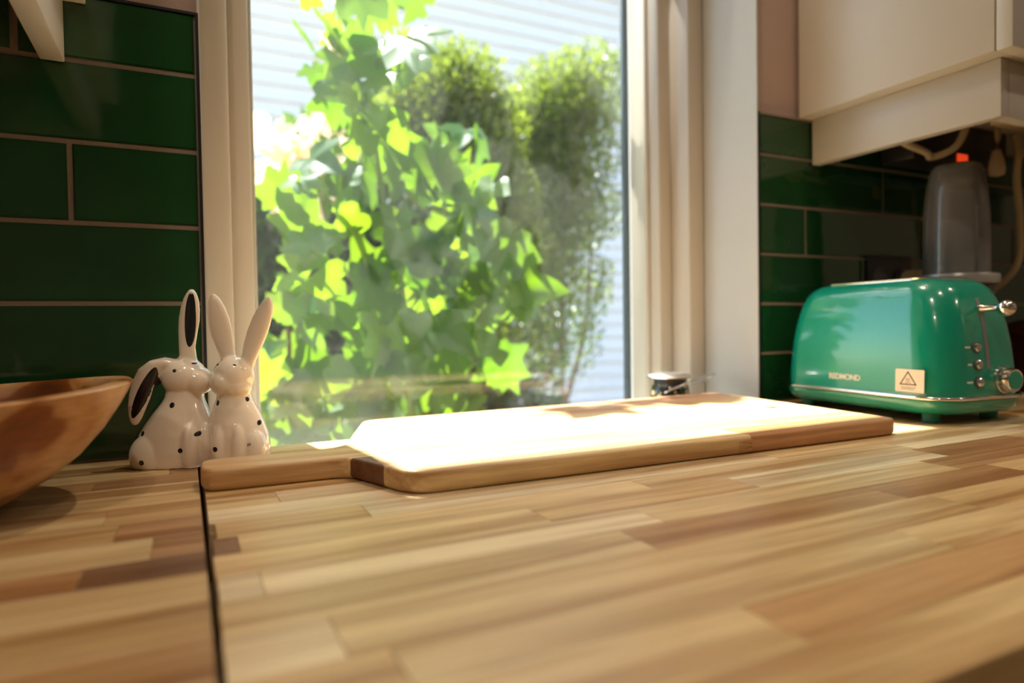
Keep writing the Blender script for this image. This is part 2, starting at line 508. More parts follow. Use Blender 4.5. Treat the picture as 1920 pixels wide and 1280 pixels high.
R_joint = {5: [0.22, 0.9], 6: [0.04, 0.33], 7: [0.18, 0.74], 8: [0.09, 0.47, 0.80], 9: [0.006, 0.30, 0.62], 10: [0.19, 0.373, 0.61], 11: [0.012, 0.252, 0.565],
           12: [0.216, 0.438, 0.60], 13: [0.034, 0.456], 14: [0.05, 0.36], 15: [0.199, 0.5], 16: [0.13, 0.42]}
R_tone = {(9, 0): 'dark', (9, 1): 'light', (9, 2): 'light', (9, 3): 'pale', (10, 0): 'light', (10, 1): 'mid', (10, 2): 'pale', (10, 3): 'tan',
          (11, 0): 'pale', (11, 1): 'pale', (11, 2): 'light', (12, 0): 'light', (12, 1): 'warm', (12, 2): 'tan', (12, 3): 'mid', (13, 0): 'pale', (13, 1): 'light', (13, 2): 'mid',
          (14, 0): 'mid', (14, 1): 'light', (14, 2): 'light', (15, 0): 'light', (15, 1): 'warm', (15, 2): 'mid', (16, 0): 'mid', (16, 1): 'light', (16, 2): 'warm',
          (6, 1): 'pale', (7, 0): 'pale', (7, 1): 'light', (8, 0): 'light', (8, 1): 'pale', (8, 2): 'light', (6, 0): 'light', (5, 0): 'mid'}
lay(right, -0.0088, 1.75, R_edges, R_joint, R_tone)
left = empty('countertop', (0, 0, 0), 0, 'butcher-block countertop left of the seam, under wooden bowl and ceramic rabbit', 'countertop')
L_edges = [0.0045, -0.028, -0.064, -0.098, -0.134, -0.172, -0.210, -0.250, -0.292, -0.335, -0.370, -0.410, -0.450, -0.490, -0.530, -0.572, -0.612]
L_joint = {2: [-0.035], 3: [-0.09], 5: [-0.17], 6: [-0.071], 7: [-0.0615], 8: [-0.040], 9: [-0.071], 10: [-0.19], 11: [-0.33], 12: [-0.11], 13: [-0.24]}
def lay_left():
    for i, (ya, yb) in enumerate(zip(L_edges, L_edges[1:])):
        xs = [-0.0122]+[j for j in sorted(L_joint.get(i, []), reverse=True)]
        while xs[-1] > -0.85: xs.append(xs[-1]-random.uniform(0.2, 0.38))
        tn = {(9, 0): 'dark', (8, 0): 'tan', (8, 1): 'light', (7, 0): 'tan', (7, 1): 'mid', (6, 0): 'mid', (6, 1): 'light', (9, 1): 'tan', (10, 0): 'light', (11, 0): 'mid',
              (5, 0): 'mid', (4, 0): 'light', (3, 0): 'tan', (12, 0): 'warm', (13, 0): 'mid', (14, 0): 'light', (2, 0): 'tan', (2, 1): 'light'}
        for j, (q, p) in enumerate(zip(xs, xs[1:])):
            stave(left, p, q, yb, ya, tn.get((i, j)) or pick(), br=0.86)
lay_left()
# cabinet bodies that carry the worktop
structure(box('base_cabinet', -0.9, 1.75, -0.575, 0.004, -0.92, -0.0385, M_cab))

# ------------------------------------------------------------------ wall cabinets
cab = empty('wall_cabinet', (0.866, 0, 0.376), 0, 'cream wall cabinet above the green toaster with a light rail below', 'cabinet')
def cbox(name, x0, x1, y0, y1, z0, z1, m, par, bev=0.0012):
    o = box(name, x0, x1, y0, y1, z0, z1, m, par, bev, 2)
    o.location = tuple(-c for c in par.location)
    return o
cbox('cabinet_body', 0.866, 1.95, -0.2855, -0.0005, 0.449, 1.15, M_cab, cab)
d1 = cbox('door', 0.866, 1.312, -0.3055, -0.2868, 0.4475, 1.15, M_cab, cab, 0.002)
d2 = cbox('door', 1.315, 1.95, -0.3055, -0.2868, 0.4475, 1.15, M_cab, cab, 0.002)
cbox('light_rail', 0.893, 0.911, -0.279, -0.0025, 0.3765, 0.4488, M_cab, cab, 0.002)
cbox('light_rail', 0.911, 1.95, -0.279, -0.261, 0.3765, 0.4488, M_cab, cab, 0.002)
# left one: its end panel and light rail come into the frame at the top left
cab2 = empty('wall_cabinet', (-0.097, 0, 0.376), 0, 'cream wall cabinet at top left, only its light rail end showing', 'cabinet')
cbox('cabinet_body', -1.1, -0.097, -0.287, -0.0005, 0.4385, 1.15, M_cab, cab2)
cbox('light_rail', -0.1345, -0.115, -0.279, -0.0025, 0.3805, 0.438, M_cab, cab2, 0.001)
cbox('light_rail', -1.1, -0.1345, -0.279, -0.261, 0.3805, 0.438, M_cab, cab2, 0.001)
cbox('door', -1.1, -0.097, -0.307, -0.288, 0.437, 1.15, M_cab, cab2, 0.002)

# things fixed under the right cabinet
ps = empty('power_strip', (1.12, -0.06, 0.449), 0, 'dark power strip with glowing red switch under the wall cabinet', 'power strip')
o = box('strip_body', -0.10, 0.16, -0.028, 0.028, -0.068, -0.001, M_black, ps, 0.004, 2)
o = box('red_switch', 0.012, 0.040, -0.0305, -0.0282, -0.064, -0.050, M_red, ps, 0.001)
o['label'] = 'glowing red rocker switch'
cb = bmesh.new()
def arc(pts, k=8):
    out = []
    P = [Vector(p) for p in pts]
    P = [P[0]*2-P[1]]+P+[P[-1]*2-P[-2]]
    for i in range(1, len(P)-2):
        for j in range(k):
            t = j/k
            a, b2, c, d = P[i-1], P[i], P[i+1], P[i+2]
            out.append(0.5*((2*b2)+(c-a)*t+(2*a-5*b2+4*c-d)*t*t+(3*b2-a-3*c+d)*t**3))
    out.append(P[-2]); return out
tube(cb, arc([(0.935, -0.10, 0.447), (0.955, -0.10, 0.405), (1.03, -0.10, 0.388), (1.055, -0.095, 0.384), (1.085, -0.115, 0.400), (1.12, -0.115, 0.4475)]), 0.0055, 10)
tag(from_bm('cable', cb, M_cream, smooth=True), 'cream cable sagging under the wall cabinet behind the light rail', 'cable')
pl = empty('hanging_plug', (1.215, -0.105, 0.449), 0, 'cream plug hanging on a short lead right of the blender cup', 'plug')
bm = bmesh.new(); tube(bm, [(0, 0, -0.001), (0.002, 0, -0.02), (0, 0, -0.045)], 0.005, 10); from_bm('lead', bm, M_cream, pl, smooth=True)
bm = bmesh.new(); lathe(bm, [(0.006, -0.040), (0.0085, -0.05), (0.011, -0.06), (0.0125, -0.072), (0.011, -0.082), (0.0, -0.085)], 16); from_bm('plug_body', bm, M_cream, pl, smooth=True)
bm = bmesh.new()
tube(bm, arc([(1.30, -0.09, 0.448), (1.30, -0.095, 0.415), (1.305, -0.09, 0.37), (1.315, -0.09, 0.30), (1.325, -0.08, 0.22), (1.33, -0.03, 0.17)]), 0.006, 10)
tag(from_bm('cable', bm, M_cream, smooth=True), 'cream cable dropping from the cabinet at the right edge', 'cable')
jb = empty('junction_box', (1.14, -0.19, 0.449), 0, 'small cream junction box with amber terminal under the cabinet', 'junction box')
box('box_body', -0.05, 0.03, -0.035, 0.03, -0.030, -0.001, M_cream, jb, 0.003, 2)
box('terminal', -0.044, -0.022, -0.03, -0.005, -0.038, -0.0302, M_yellow, jb, 0.001)

# wall socket behind the toaster
so = empty('wall_socket', (1.075, 0, 0.195), 0, 'black double wall socket on the green tiles behind the toaster', 'socket')
box('face_plate', -0.052, 0.062, -0.010, -0.0008, -0.042, 0.042, M_black, so, 0.003, 2)
for dx in (-0.024, 0.034):
    bm = bmesh.new(); lathe(bm, [(0.021, 0), (0.021, 0.003), (0.018, 0.003), (0.018, 0.001), (0.0, 0.001)], 24)
    from_bm('socket_cup', bm, M_dkgrey, so, auto=40, loc=(dx, -0.0105, 0), rot=(PI/2, 0, 0))
pg = empty('power_plug', (1.115, -0.014, 0.195), 0, 'tan power plug in the black wall socket', 'plug')
bm = bmesh.new(); lathe(bm, [(0.017, 0), (0.018, 0.012), (0.015, 0.03), (0.007, 0.036), (0.005, 0.05), (0.0, 0.05)], 20)
from_bm('plug_body', bm, M_cream, pg, auto=40, rot=(PI/2, 0, 0))

# ------------------------------------------------------------------ cutting board
bd = empty('cutting_board', (0.35, -0.13, 0.0), 0, 'long acacia cutting board with a handle, lying in the window sunlight', 'cutting board')
ol = [(-0.011, -0.176), (-0.0085, -0.184), (-0.001, -0.1885), (0.060, -0.1895), (0.088, -0.190), (0.0985, -0.194), (0.104, -0.2015), (0.113, -0.228), (0.1225, -0.257),
      (0.128, -0.268), (0.137, -0.2755), (0.149, -0.2785), (0.250, -0.2805), (0.400, -0.2835), (0.550, -0.286), (0.660, -0.288), (0.675, -0.2865), (0.6815, -0.281), (0.684, -0.273),
      (0.696, -0.17), (0.708, -0.06), (0.7175, 0.012), (0.716, 0.024), (0.709, 0.031), (0.697, 0.0325), (0.500, 0.029), (0.300, 0.0255), (0.180, 0.0235), (0.168, 0.020), (0.161, 0.012),
      (0.150, -0.020), (0.130, -0.075), (0.117, -0.115), (0.110, -0.130), (0.100, -0.1385), (0.085, -0.141), (0.030, -0.1385), (0.0, -0.1385), (-0.008, -0.142), (-0.0110, -0.150)]
def round_poly(pts, k=2):
    for _ in range(k):
        out = []
        N = len(pts)
        for i in range(N):
            a, b2 = Vector(pts[i]), Vector(pts[(i+1) % N])
            d = (b2-a).length
            t = 0.25 if d < 0.06 else 0.015/d
            out += [tuple(a.lerp(b2, t)), tuple(a.lerp(b2, 1-t))]
        pts = out
    return pts
ol = round_poly([(x, y) for x, y in ol], 2)
def inset(pts, d):
    N = len(pts); out = []
    for i in range(N):
        a, p, c = Vector(pts[i-1]), Vector(pts[i]), Vector(pts[(i+1) % N])
        t = (c-a).normalized()
        out.append((p.x-t.y*d, p.y+t.x*d))      # counter-clockwise: inward is left of travel
    return out
BT = 0.0180
layers = [(0.0, 0.0042), (0.0010, 0.0020), (0.0022, 0.0008), (0.0036, 0.0), (0.0150, 0.0), (0.0168, 0.0006), (0.0177, 0.0017), (BT, 0.0030)]
bm = bmesh.new()
R = []
for z, d in layers:
    R.append([bm.verts.new((x, y, z)) for x, y in inset(ol, d)])
N = len(ol)
for a, b2 in zip(R, R[1:]):
    for i in range(N):
        bm.faces.new((a[i], a[(i+1) % N], b2[(i+1) % N], b2[i]))
from mathutils.geometry import delaunay_2d_cdt
for ring in (R[0], R[-1]):
    cv, ce, cfc, ov, oe, of = delaunay_2d_cdt([v.co.xy for v in ring], [], [list(range(N))], 1, 1e-7)
    for f in cfc: bm.faces.new([ring[ov[i][0]] for i in f])
bmesh.ops.recalc_face_normals(bm, faces=bm.faces)
# hanging hole
me = bpy.data.meshes.new('solid'); bm.to_mesh(me); bm.free()
so_ = bpy.data.objects.new('solid', me); COL.objects.link(so_)
hb = bmesh.new(); lathe(hb, [(0.0085, -0.01), (0.0085, 0.03)], 28, 0.643, -0.146)
bmesh.ops.recalc_face_normals(hb, faces=hb.faces)
hm = bpy.data.meshes.new('hole'); hb.to_mesh(hm); hb.free()
ho = bpy.data.objects.new('hole', hm); COL.objects.link(ho)
md = so_.modifiers.new('b', 'BOOLEAN'); md.operation = 'DIFFERENCE'; md.object = ho; md.solver = 'EXACT'
solid = evaluated(so_)
bpy.data.objects.remove(so_); bpy.data.objects.remove(ho)
BTONE = {'blond': lin(228, 196, 142), 'blond2': lin(222, 188, 136), 'brown': lin(196, 146, 98), 'red': lin(208, 160, 122), 'dark': lin(118, 76, 54), 'straw': lin(232, 206, 158), 'mid': lin(214, 176, 128)}
strips = [  # y0, y1, [x cuts], tones
    (-0.40, -0.2425, [0.465], ['blond', 'brown']),
    (-0.2425, -0.1980, [0.1185, 0.53], ['dark', 'red', 'mid']),
    (-0.1980, -0.1650, [0.36], ['blond2', 'straw']),
    (-0.1650, -0.1560, [0.50], ['mid', 'straw']),
    (-0.1560, -0.1180, [0.31], ['blond', 'straw']),
    (-0.1180, -0.0720, [0.42], ['straw', 'blond']),
    (-0.0720, -0.0290, [0.22, 0.60], ['straw', 'mid', 'blond2']),
    (-0.0290, 0.10, [0.37], ['blond', 'red'])]
def slice_bm(src, cuts):
    bm = bmesh.new(); bm.from_mesh(src)
    for co, no in cuts:      # keep what lies on the negative side of each plane
        geom = bm.verts[:]+bm.edges[:]+bm.faces[:]
        bmesh.ops.bisect_plane(bm, geom=geom, dist=1e-6, plane_co=co, plane_no=no, clear_outer=True)
        be = [e for e in bm.edges if e.is_boundary]
        if be: bmesh.ops.triangle_fill(bm, use_beauty=True, use_dissolve=False, edges=be)
    return bm
# the dark neck piece runs across the first slope only: cut the second strip there
for y0, y1, xc, tn in strips:
    xs = [-1.0]+xc+[2.0]
    for j in range(len(xs)-1):
        bm = slice_bm(solid, [((0, y0, 0), (0, -1, 0)), ((0, y1, 0), (0, 1, 0)), ((xs[j], 0, 0), (-1, 0, 0)), ((xs[j+1], 0, 0), (1, 0, 0))])
        if len(bm.faces) < 4: bm.free(); continue
        o = from_bm('strip', bm, M_board, bd, auto=35, loc=(-0.35, 0.13, 0))
        c = BTONE[tn[j]]; k = random.uniform(0.95, 1.05)
        o.color = (c[0]*k, c[1]*k, c[2]*k, 1)
# finger joint: brown wedges that run into the blond strip on the front edge
for zc in (0.0048, 0.0088, 0.0128):
    bm = bmesh.new()
    yf = -0.28505
    p = [(0.449, yf-0.0002, zc), (0.4655, yf-0.00055, zc-0.0014), (0.4655, yf-0.00055, zc+0.0014), (0.449, yf+0.004, zc), (0.4655, yf+0.004, zc-0.0014), (0.4655, yf+0.004, zc+0.0014)]
    v = [bm.verts.new(q) for q in p]
    bm.faces.new((v[0], v[1], v[2])); bm.faces.new((v[3], v[5], v[4])); bm.faces.new((v[0], v[3], v[4], v[1])); bm.faces.new((v[1], v[4], v[5], v[2])); bm.faces.new((v[2], v[5], v[3], v[0]))
    o = from_bm('finger_joint', bm, M_board, bd, loc=(-0.35, 0.13, 0))
    o.color = BTONE['brown']

# ------------------------------------------------------------------ ceramic rabbits
YAW = math.radians(-26.18)
PXM = 1/1982.0
def ellipsoids(lst, px0, py0):
    bm = bmesh.new()
    for e in lst:
        cx, cy, rx, rz, rd, dy = e[:6]; tilt = e[6] if len(e) > 6 else 0.0; dtilt = e[7] if len(e) > 7 else 0.0
        r = bmesh.ops.create_icosphere(bm, subdivisions=4, radius=1.0)
        m = Matrix.Translation(((cx-px0)*PXM, dy*PXM, (py0-cy)*PXM)) @ Matrix.Rotation(math.radians(tilt), 4, 'Y') @ Matrix.Rotation(math.radians(dtilt), 4, 'X') @ Matrix.Diagonal((rx*PXM, rd*PXM, rz*PXM, 1))
        bmesh.ops.transform(bm, matrix=m, verts=r['verts'])
    return bm
def ear_bm(bm, px0, py0, pts, n=20):
    """ear: rings along a centre line given as (px, py, half width, half thickness, depth)"""
    rings = []
    N = len(pts)
    for i, (x, y, w, t, d) in enumerate(pts):
        a = pts[max(i-1, 0)]; b2 = pts[min(i+1, N-1)]
        tx, tz = b2[0]-a[0], -(b2[1]-a[1]); L = math.hypot(tx, tz); tx /= L; tz /= L
        nx, nz = tz, -tx
        rings.append([bm.verts.new(((x-px0+nx*w*math.cos(2*PI*k/n))*PXM, (d+t*math.sin(2*PI*k/n))*PXM, (py0-y+nz*w*math.cos(2*PI*k/n))*PXM)) for k in range(n)])
    for a, b2 in zip(rings, rings[1:]):
        for k in range(n):
            bm.faces.new((a[k], a[(k+1) % n], b2[(k+1) % n], b2[k]))
    bm.faces.new(rings[0]); bm.faces.new(rings[-1])
def pear_bm(bm, px0, py0, rows, n=40):
    R = []
    for y, x, w, d in rows:
        R.append([bm.verts.new(((x-px0+w*math.cos(2*PI*k/n))*PXM, d*math.sin(2*PI*k/n)*PXM, (py0-y)*PXM)) for k in range(n)])
    for a, b2 in zip(R, R[1:]):
        for k in range(n): bm.faces.new((a[k], a[(k+1) % n], b2[(k+1) % n], b2[k]))
    bm.faces.new(R[0]); bm.faces.new(R[-1])
def rabbit(name, loc, label, blobs, ears, px0, py0, dots, inner, pear):
    root = empty(name, loc, YAW, label, 'figurine', 'pair of ceramic rabbits')
    bm = ellipsoids(blobs, px0, py0)
    for e in ears: ear_bm(bm, px0, py0, e)
    pear_bm(bm, px0, py0, pear)
    bmesh.ops.recalc_face_normals(bm, faces=bm.faces)
    me = bpy.data.meshes.new('blob'); bm.to_mesh(me); bm.free()
    tmp = bpy.data.objects.new('blob', me); COL.objects.link(tmp)
    rm = tmp.modifiers.new('r', 'REMESH'); rm.mode = 'VOXEL'; rm.voxel_size = 0.0011
    sm = tmp.modifiers.new('s', 'SMOOTH'); sm.factor = 0.5; sm.iterations = 9
    me2 = evaluated(tmp); bpy.data.objects.remove(tmp)
    bm = bmesh.new(); bm.from_mesh(me2)
    bmesh.ops.bisect_plane(bm, geom=bm.verts[:]+bm.edges[:]+bm.faces[:], dist=1e-7, plane_co=(0, 0, 0.0006), plane_no=(0, 0, -1), clear_outer=True)
    be = [e for e in bm.edges if e.is_boundary]
    if be: bmesh.ops.holes_fill(bm, edges=be, sides=0)
    tree = BVHTree.FromBMesh(bm)
    body = from_bm('body', bm, M_ceramic, root, smooth=True)
    def project(x, z):
        h = tree.ray_cast(Vector((x, -0.3, z)), Vector((0, 1, 0)))
        return h[0], h[1]
    def patch(nm, cx, cy, rx, rz, tilt=0.0, rings=3, n=18, m=M_blackglaze, off=0.00035):
        bm = bmesh.new()
        ct, st = math.cos(math.radians(tilt)), math.sin(math.radians(tilt))
        layers = []
        for q in range(rings+1):
            row = []
            for k in range(n if q else 1):
                u = q/rings*math.cos(2*PI*k/n)*rx; v = q/rings*math.sin(2*PI*k/n)*rz
                for sh in (1, .92, .84, .76, .68, .6):
                    x = (cx-px0+(u*ct+v*st)*sh)*PXM; z = (py0-cy+(v*ct-u*st)*sh)*PXM
                    p, nn = project(x, z)
                    if p is not None: break
                if p is None: bm.free(); return
                row.append(bm.verts.new(p+nn*(off if q < rings else 0.00004)))
            layers.append(row)
        for k in range(n): bm.faces.new((layers[0][0], layers[1][k], layers[1][(k+1) % n]))
        for a, b2 in zip(layers[1:], layers[2:]):
            for k in range(n): bm.faces.new((a[k], b2[k], b2[(k+1) % n], a[(k+1) % n]))
        from_bm(nm, bm, m, root, smooth=True)
    for d in dots: patch('spot', *d)
    for d in inner: patch('inner_ear', *d, rings=5, n=28)
    return root
# left rabbit, one ear up and one folded down
lb = [(300, 848, 40, 42, 26, -28), (373, 838, 17, 50, 17, -33), (397, 838, 12, 48, 14, -17), (298, 876, 34, 10, 28, -18), (376, 876, 20, 9, 20, -30),
      (351, 706, 41, 37, 35, -2), (378, 713, 28.5, 27, 26, -5), (324, 696, 22, 19, 18, -8)]
lpear = [(884, 336, 56, 38), (878, 334, 66, 46), (865, 332, 72, 50), (840, 331.5, 73.5, 52), (811, 334.5, 68.5, 49), (791, 338, 60, 45), (775, 342, 51.5, 40), (763, 345.5, 45, 36), (752, 348, 38.5, 32), (744, 349.5, 35, 30), (730, 351, 33, 28), (712, 352, 30, 26)]
le = [[(359, 690, 19, 13, 0), (358, 668, 16, 10, 0), (357, 650, 15.5, 8.5, 0), (359, 625, 18, 8, 0), (362, 600, 20, 8, 0), (365, 578, 18.5, 8, 0), (367, 560, 14.5, 7, 0), (368, 549, 9.5, 6, 0), (368.5, 542, 4, 3, 0)],
      [(345, 682, 10, 12, -12), (325, 679, 12, 12, -18), (308, 685, 15, 10, -24), (297, 697, 19, 9, -28), (290, 715, 20.5, 8.5, -31), (284, 738, 20, 8.5, -33), (279, 758, 17, 8, -34), (276, 775, 13, 7, -34), (275, 786, 8, 5.5, -34), (275, 791, 3, 3, -34)]]
ldots = [(349.5, 692, 3.6, 3.2), (376, 680, 3.4, 1.6, 12), (342.7, 755, 4.9, 5.0), (288, 806, 4.2, 4.6), (295, 856, 4.8, 4.8), (363, 836, 4.6, 4.6), (388.5, 808, 4.0, 4.6), (303, 761, 3.2, 5.2, 25), (365.5, 874, 0.9, 4.5, 5), (369, 873.5, 0.9, 4.0, 5)]
lin_ = [(367.5, 599, 9.8, 51, 3), (294.5, 731, 10.5, 50, 24)]
rabbit('rabbit_figurine', (-0.030, -0.050, 0), 'left glossy cream rabbit figurine, black-lined ears, one folded down', lb, le, 331.0, 870.0, ldots, lin_, lpear)
# right rabbit, both ears up
rb = [(487, 842, 21, 42, 22, -22), (430, 840, 17, 52, 17, -35), (464, 840, 15, 52, 16, -36),
      (443, 705, 38.5, 38.5, 34, 0), (431, 715, 27, 25, 26, -12), (446, 722, 33, 25, 28, -6)]
rpear = [(884, 452, 42, 36), (876, 452, 50, 44), (858, 452, 54, 48), (834, 451.5, 55, 48), (811, 450, 53.5, 46), (791, 447, 50, 42), (775, 444.5, 46, 37), (763, 443, 41, 34), (752, 443, 35, 30), (744, 443, 31.5, 28), (730, 443, 30, 27), (712, 443, 28, 25)]
re = [[(438, 690, 15, 12, 4), (432, 670, 14, 9.5, 4), (427, 650, 16.5, 8.5, 4), (421, 625, 20.5, 8, 4), (416, 600, 21, 8, 4), (411.5, 578, 17.5, 7.5, 4), (408.5, 562, 12, 7, 4), (407, 553, 6.5, 5, 4), (406.5, 549, 2.5, 3, 4)],
      [(463, 692, 15, 12, 4), (470, 672, 14.5, 9.5, 4), (477, 650, 17.5, 8.5, 4), (486.5, 625, 19.5, 8, 4), (496, 600, 18.5, 8, 4), (504, 580, 15, 7.5, 4), (509, 566, 10, 6.5, 4), (511.5, 559, 5, 5, 4), (512.5, 556, 2.5, 3, 4)]]
rdots = [(421, 681, 3.2, 1.5, -22), (455, 682, 2.8, 1.6, 15), (421.8, 751, 3.8, 5.0), (472, 746, 2.0, 4.6, -18), (493.5, 790, 2.2, 5.0, -14), (427, 832, 4.6, 4.8), (483, 826, 0.9, 3.4, 10), (486.5, 825.5, 0.9, 3.0, 10)]
rabbit('rabbit_figurine', (0.0262, -0.0778, 0.0), 'right glossy cream rabbit figurine with both plain ears upright', rb, re, 455.0, 868.0, rdots, [], rpear)

# ------------------------------------------------------------------ wooden bowl
M_bowl, n, l, b = mat('carved_bowl_wood')
tc = n.new('ShaderNodeTexCoord'); mp = n.new('ShaderNodeMapping'); mp.inputs['Scale'].default_value = (8, 11, 13)
mp.inputs['Rotation'].default_value = (0.2, 0.7, 0.3); mp.inputs['Location'].default_value = (1.3, 0.2, 0.5)
l.new(tc.outputs['Object'], mp.inputs[0])
n1 = n.new('ShaderNodeTexNoise'); n1.inputs['Scale'].default_value = 1.1; n1.inputs['Detail'].default_value = 3; n1.inputs['Distortion'].default_value = 1.3
l.new(mp.outputs[0], n1.inputs['Vector'])
r1 = n.new('ShaderNodeValToRGB')
e = r1.color_ramp.elements
e[0].position = 0.36; e[0].color = lin(98, 52, 20)
e[1].position = 0.66; e[1].color = lin(212, 168, 116)
q = r1.color_ramp.elements.new(0.50); q.color = lin(146, 82, 32)
q = r1.color_ramp.elements.new(0.54); q.color = lin(190, 136, 80)
l.new(n1.outputs['Fac'], r1.inputs[0])
mp2 = n.new('ShaderNodeMapping'); mp2.inputs['Scale'].default_value = (60, 60, 260)
l.new(tc.outputs['Object'], mp2.inputs[0])
n2 = n.new('ShaderNodeTexNoise'); n2.inputs['Scale'].default_value = 1.0; n2.inputs['Detail'].default_value = 3
l.new(mp2.outputs[0], n2.inputs['Vector'])
mr = n.new('ShaderNodeMapRange'); mr.inputs[1].default_value = .3; mr.inputs[2].default_value = .7; mr.inputs[3].default_value = .8; mr.inputs[4].default_value = 1.1
l.new(n2.outputs['Fac'], mr.inputs[0])
mu = n.new('ShaderNodeMix'); mu.data_type = 'RGBA'; mu.blend_type = 'MULTIPLY'; mu.inputs[0].default_value = 1
l.new(r1.outputs[0], mu.inputs[6]); l.new(mr.outputs[0], mu.inputs[7])
l.new(mu.outputs[2], b.inputs['Base Color']); b.inputs['Roughness'].default_value = 0.32
b.inputs['Coat Weight'].default_value = 0.25
bowl = empty('wooden_bowl', (-0.231, -0.180, 0), math.radians(9), 'large carved wooden bowl with mottled brown grain at the left edge', 'bowl')
bm = bmesh.new()
NB = 96
def bowl_pt(t, f, z, A=0.176, B=0.118):
    c, s = math.cos(t), math.sin(t)
    e = 2/2.4
    x = A*math.copysign(abs(c)**e, c); y = B*math.copysign(abs(s)**e, s)
    return (x*f, y*f, z)
H = 0.0865
prof = [(0.0, 0.0), (0.40, 0.0), (0.45, 0.0015), (0.57, 0.009), (0.70, 0.022), (0.80, 0.036), (0.885, 0.053), (0.945, 0.069), (0.988, H-0.004), (0.996, H-0.001), (0.988, H), (0.925, H), (0.912, H-0.001), (0.90, H-0.005),
        (0.86, 0.068), (0.79, 0.050), (0.68, 0.033), (0.52, 0.021), (0.36, 0.015), (0.0, 0.012)]
rings = []
for f, z in prof:
    if f == 0: rings.append([bm.verts.new((0, 0, z))])
    else:
        rings.append([])
        for i in range(NB):
            t = 2*PI*i/NB
            zz = z+0.004*(z/H)*math.cos(2*t)
            rings[-1].append(bm.verts.new(bowl_pt(t, f, zz)))
for a, b2 in zip(rings, rings[1:]):
    for i in range(NB):
        j = (i+1) % NB
        if len(a) == 1: bm.faces.new((a[0], b2[j], b2[i]))
        elif len(b2) == 1: bm.faces.new((a[i], a[j], b2[0]))
        else: bm.faces.new((a[i], a[j], b2[j], b2[i]))
from_bm('bowl_body', bm, M_bowl, bowl, auto=50)
ga = empty('garlic_bulb', (-0.200, -0.200, 0.0215), 0.4, 'pale garlic bulb lying inside the wooden bowl', 'garlic')
bm = bmesh.new()
def lobed(bm, prof, n=40, lob=7, amp=0.06):
    rr = []
    for r, z in prof:
        rr.append([bm.verts.new((r*(1+amp*math.cos(lob*2*PI*i/n))*math.cos(2*PI*i/n), r*(1+amp*math.cos(lob*2*PI*i/n))*math.sin(2*PI*i/n), z)) for i in range(n)])
    for a, b2 in zip(rr, rr[1:]):
        for i in range(n): bm.faces.new((a[i], a[(i+1) % n], b2[(i+1) % n], b2[i]))
    bm.faces.new(rr[0]); bm.faces.new(rr[-1])
lobed(bm, [(0.010, 0.0), (0.026, 0.003), (0.036, 0.016), (0.037, 0.028), (0.030, 0.043), (0.018, 0.054), (0.009, 0.060)])
from_bm('bulb', bm, M_garlic, ga, smooth=True)
bm = bmesh.new(); lathe(bm, [(0.0085, 0.058), (0.006, 0.066), (0.004, 0.074), (0.003, 0.080), (0.0, 0.081)], 14); from_bm('stalk', bm, M_garlic, ga, smooth=True)

# ------------------------------------------------------------------ toaster
TROT = math.radians(-6.5)
to = empty('toaster', (0.858, -0.160, 0), TROT, 'teal green retro toaster with chrome lever, on the right of the countertop', 'toaster')
def ring_pts(a, b_, c, z, n=10):
    """rounded rectangle: half width a (x), half length b_ (y), corner radius c"""
    pts = []
    for (sx, sy, a0) in ((1, 1, 0), (-1, 1, 90), (-1, -1, 180), (1, -1, 270)):
        for k in range(n+1):
            t = math.radians(a0+90*k/n)
            pts.append((sx*(a-c)+c*math.cos(t), sy*(b_-c)+c*math.sin(t), z))
    return pts
def loft(bm, rings, cap0=True, cap1=True):
    R = [[bm.verts.new(p) for p in r] for r in rings]
    N = len(R[0])
    for a, b2 in zip(R, R[1:]):
        for i in range(N): bm.faces.new((a[i], a[(i+1) % N], b2[(i+1) % N], b2[i]))
    if cap0: bm.faces.new(R[0])
    if cap1: bm.faces.new(R[-1])
    return R
bm = bmesh.new()
prof_t = [(0.0760, 0.1340, 0.034), (0.0760, 0.1340, 0.046), (0.0752, 0.1325, 0.070), (0.0738, 0.1300, 0.095), (0.0715, 0.1265, 0.118), (0.0688, 0.1225, 0.136),
          (0.0655, 0.1180, 0.150), (0.0610, 0.1120, 0.1615), (0.0555, 0.1045, 0.1695), (0.0490, 0.0960, 0.1745), (0.0420, 0.0870, 0.1768)]
loft(bm, [ring_pts(a, b_, min(0.042, a*0.62), z) for a, b_, z in prof_t])
shell = from_bm('shell', bm, M_teal, to, auto=60)
bm = bmesh.new()
loft(bm, [ring_pts(a, b_, c, z) for a, b_, c, z in [(0.060, 0.118, 0.036, 0.0105), (0.070, 0.128, 0.040, 0.0125), (0.0765, 0.1345, 0.042, 0.0185), (0.0785, 0.1365, 0.043, 0.0265), (0.0785, 0.1365, 0.043, 0.0288)]])
from_bm('base', bm, M_teal, to, auto=60)
bm = bmesh.new()
loft(bm, [ring_pts(a, b_, 0.043, z) for a, b_, z in [(0.0775, 0.1355, 0.0290), (0.0800, 0.1380, 0.0296), (0.0806, 0.1386, 0.0316), (0.0800, 0.1380, 0.0334), (0.0772, 0.1352, 0.0340)]])
from_bm('chrome_band', bm, M_chrome, to, auto=60)
bm = bmesh.new()
top = [ring_pts(a, b_, 0.026, z) for a, b_, z in [(0.0425, 0.0875, 0.1766), (0.0428, 0.0878, 0.1784), (0.0410, 0.0860, 0.1792)]]
loft(bm, top, True, True)
from_bm('top_plate', bm, M_chrome, to, auto=40)
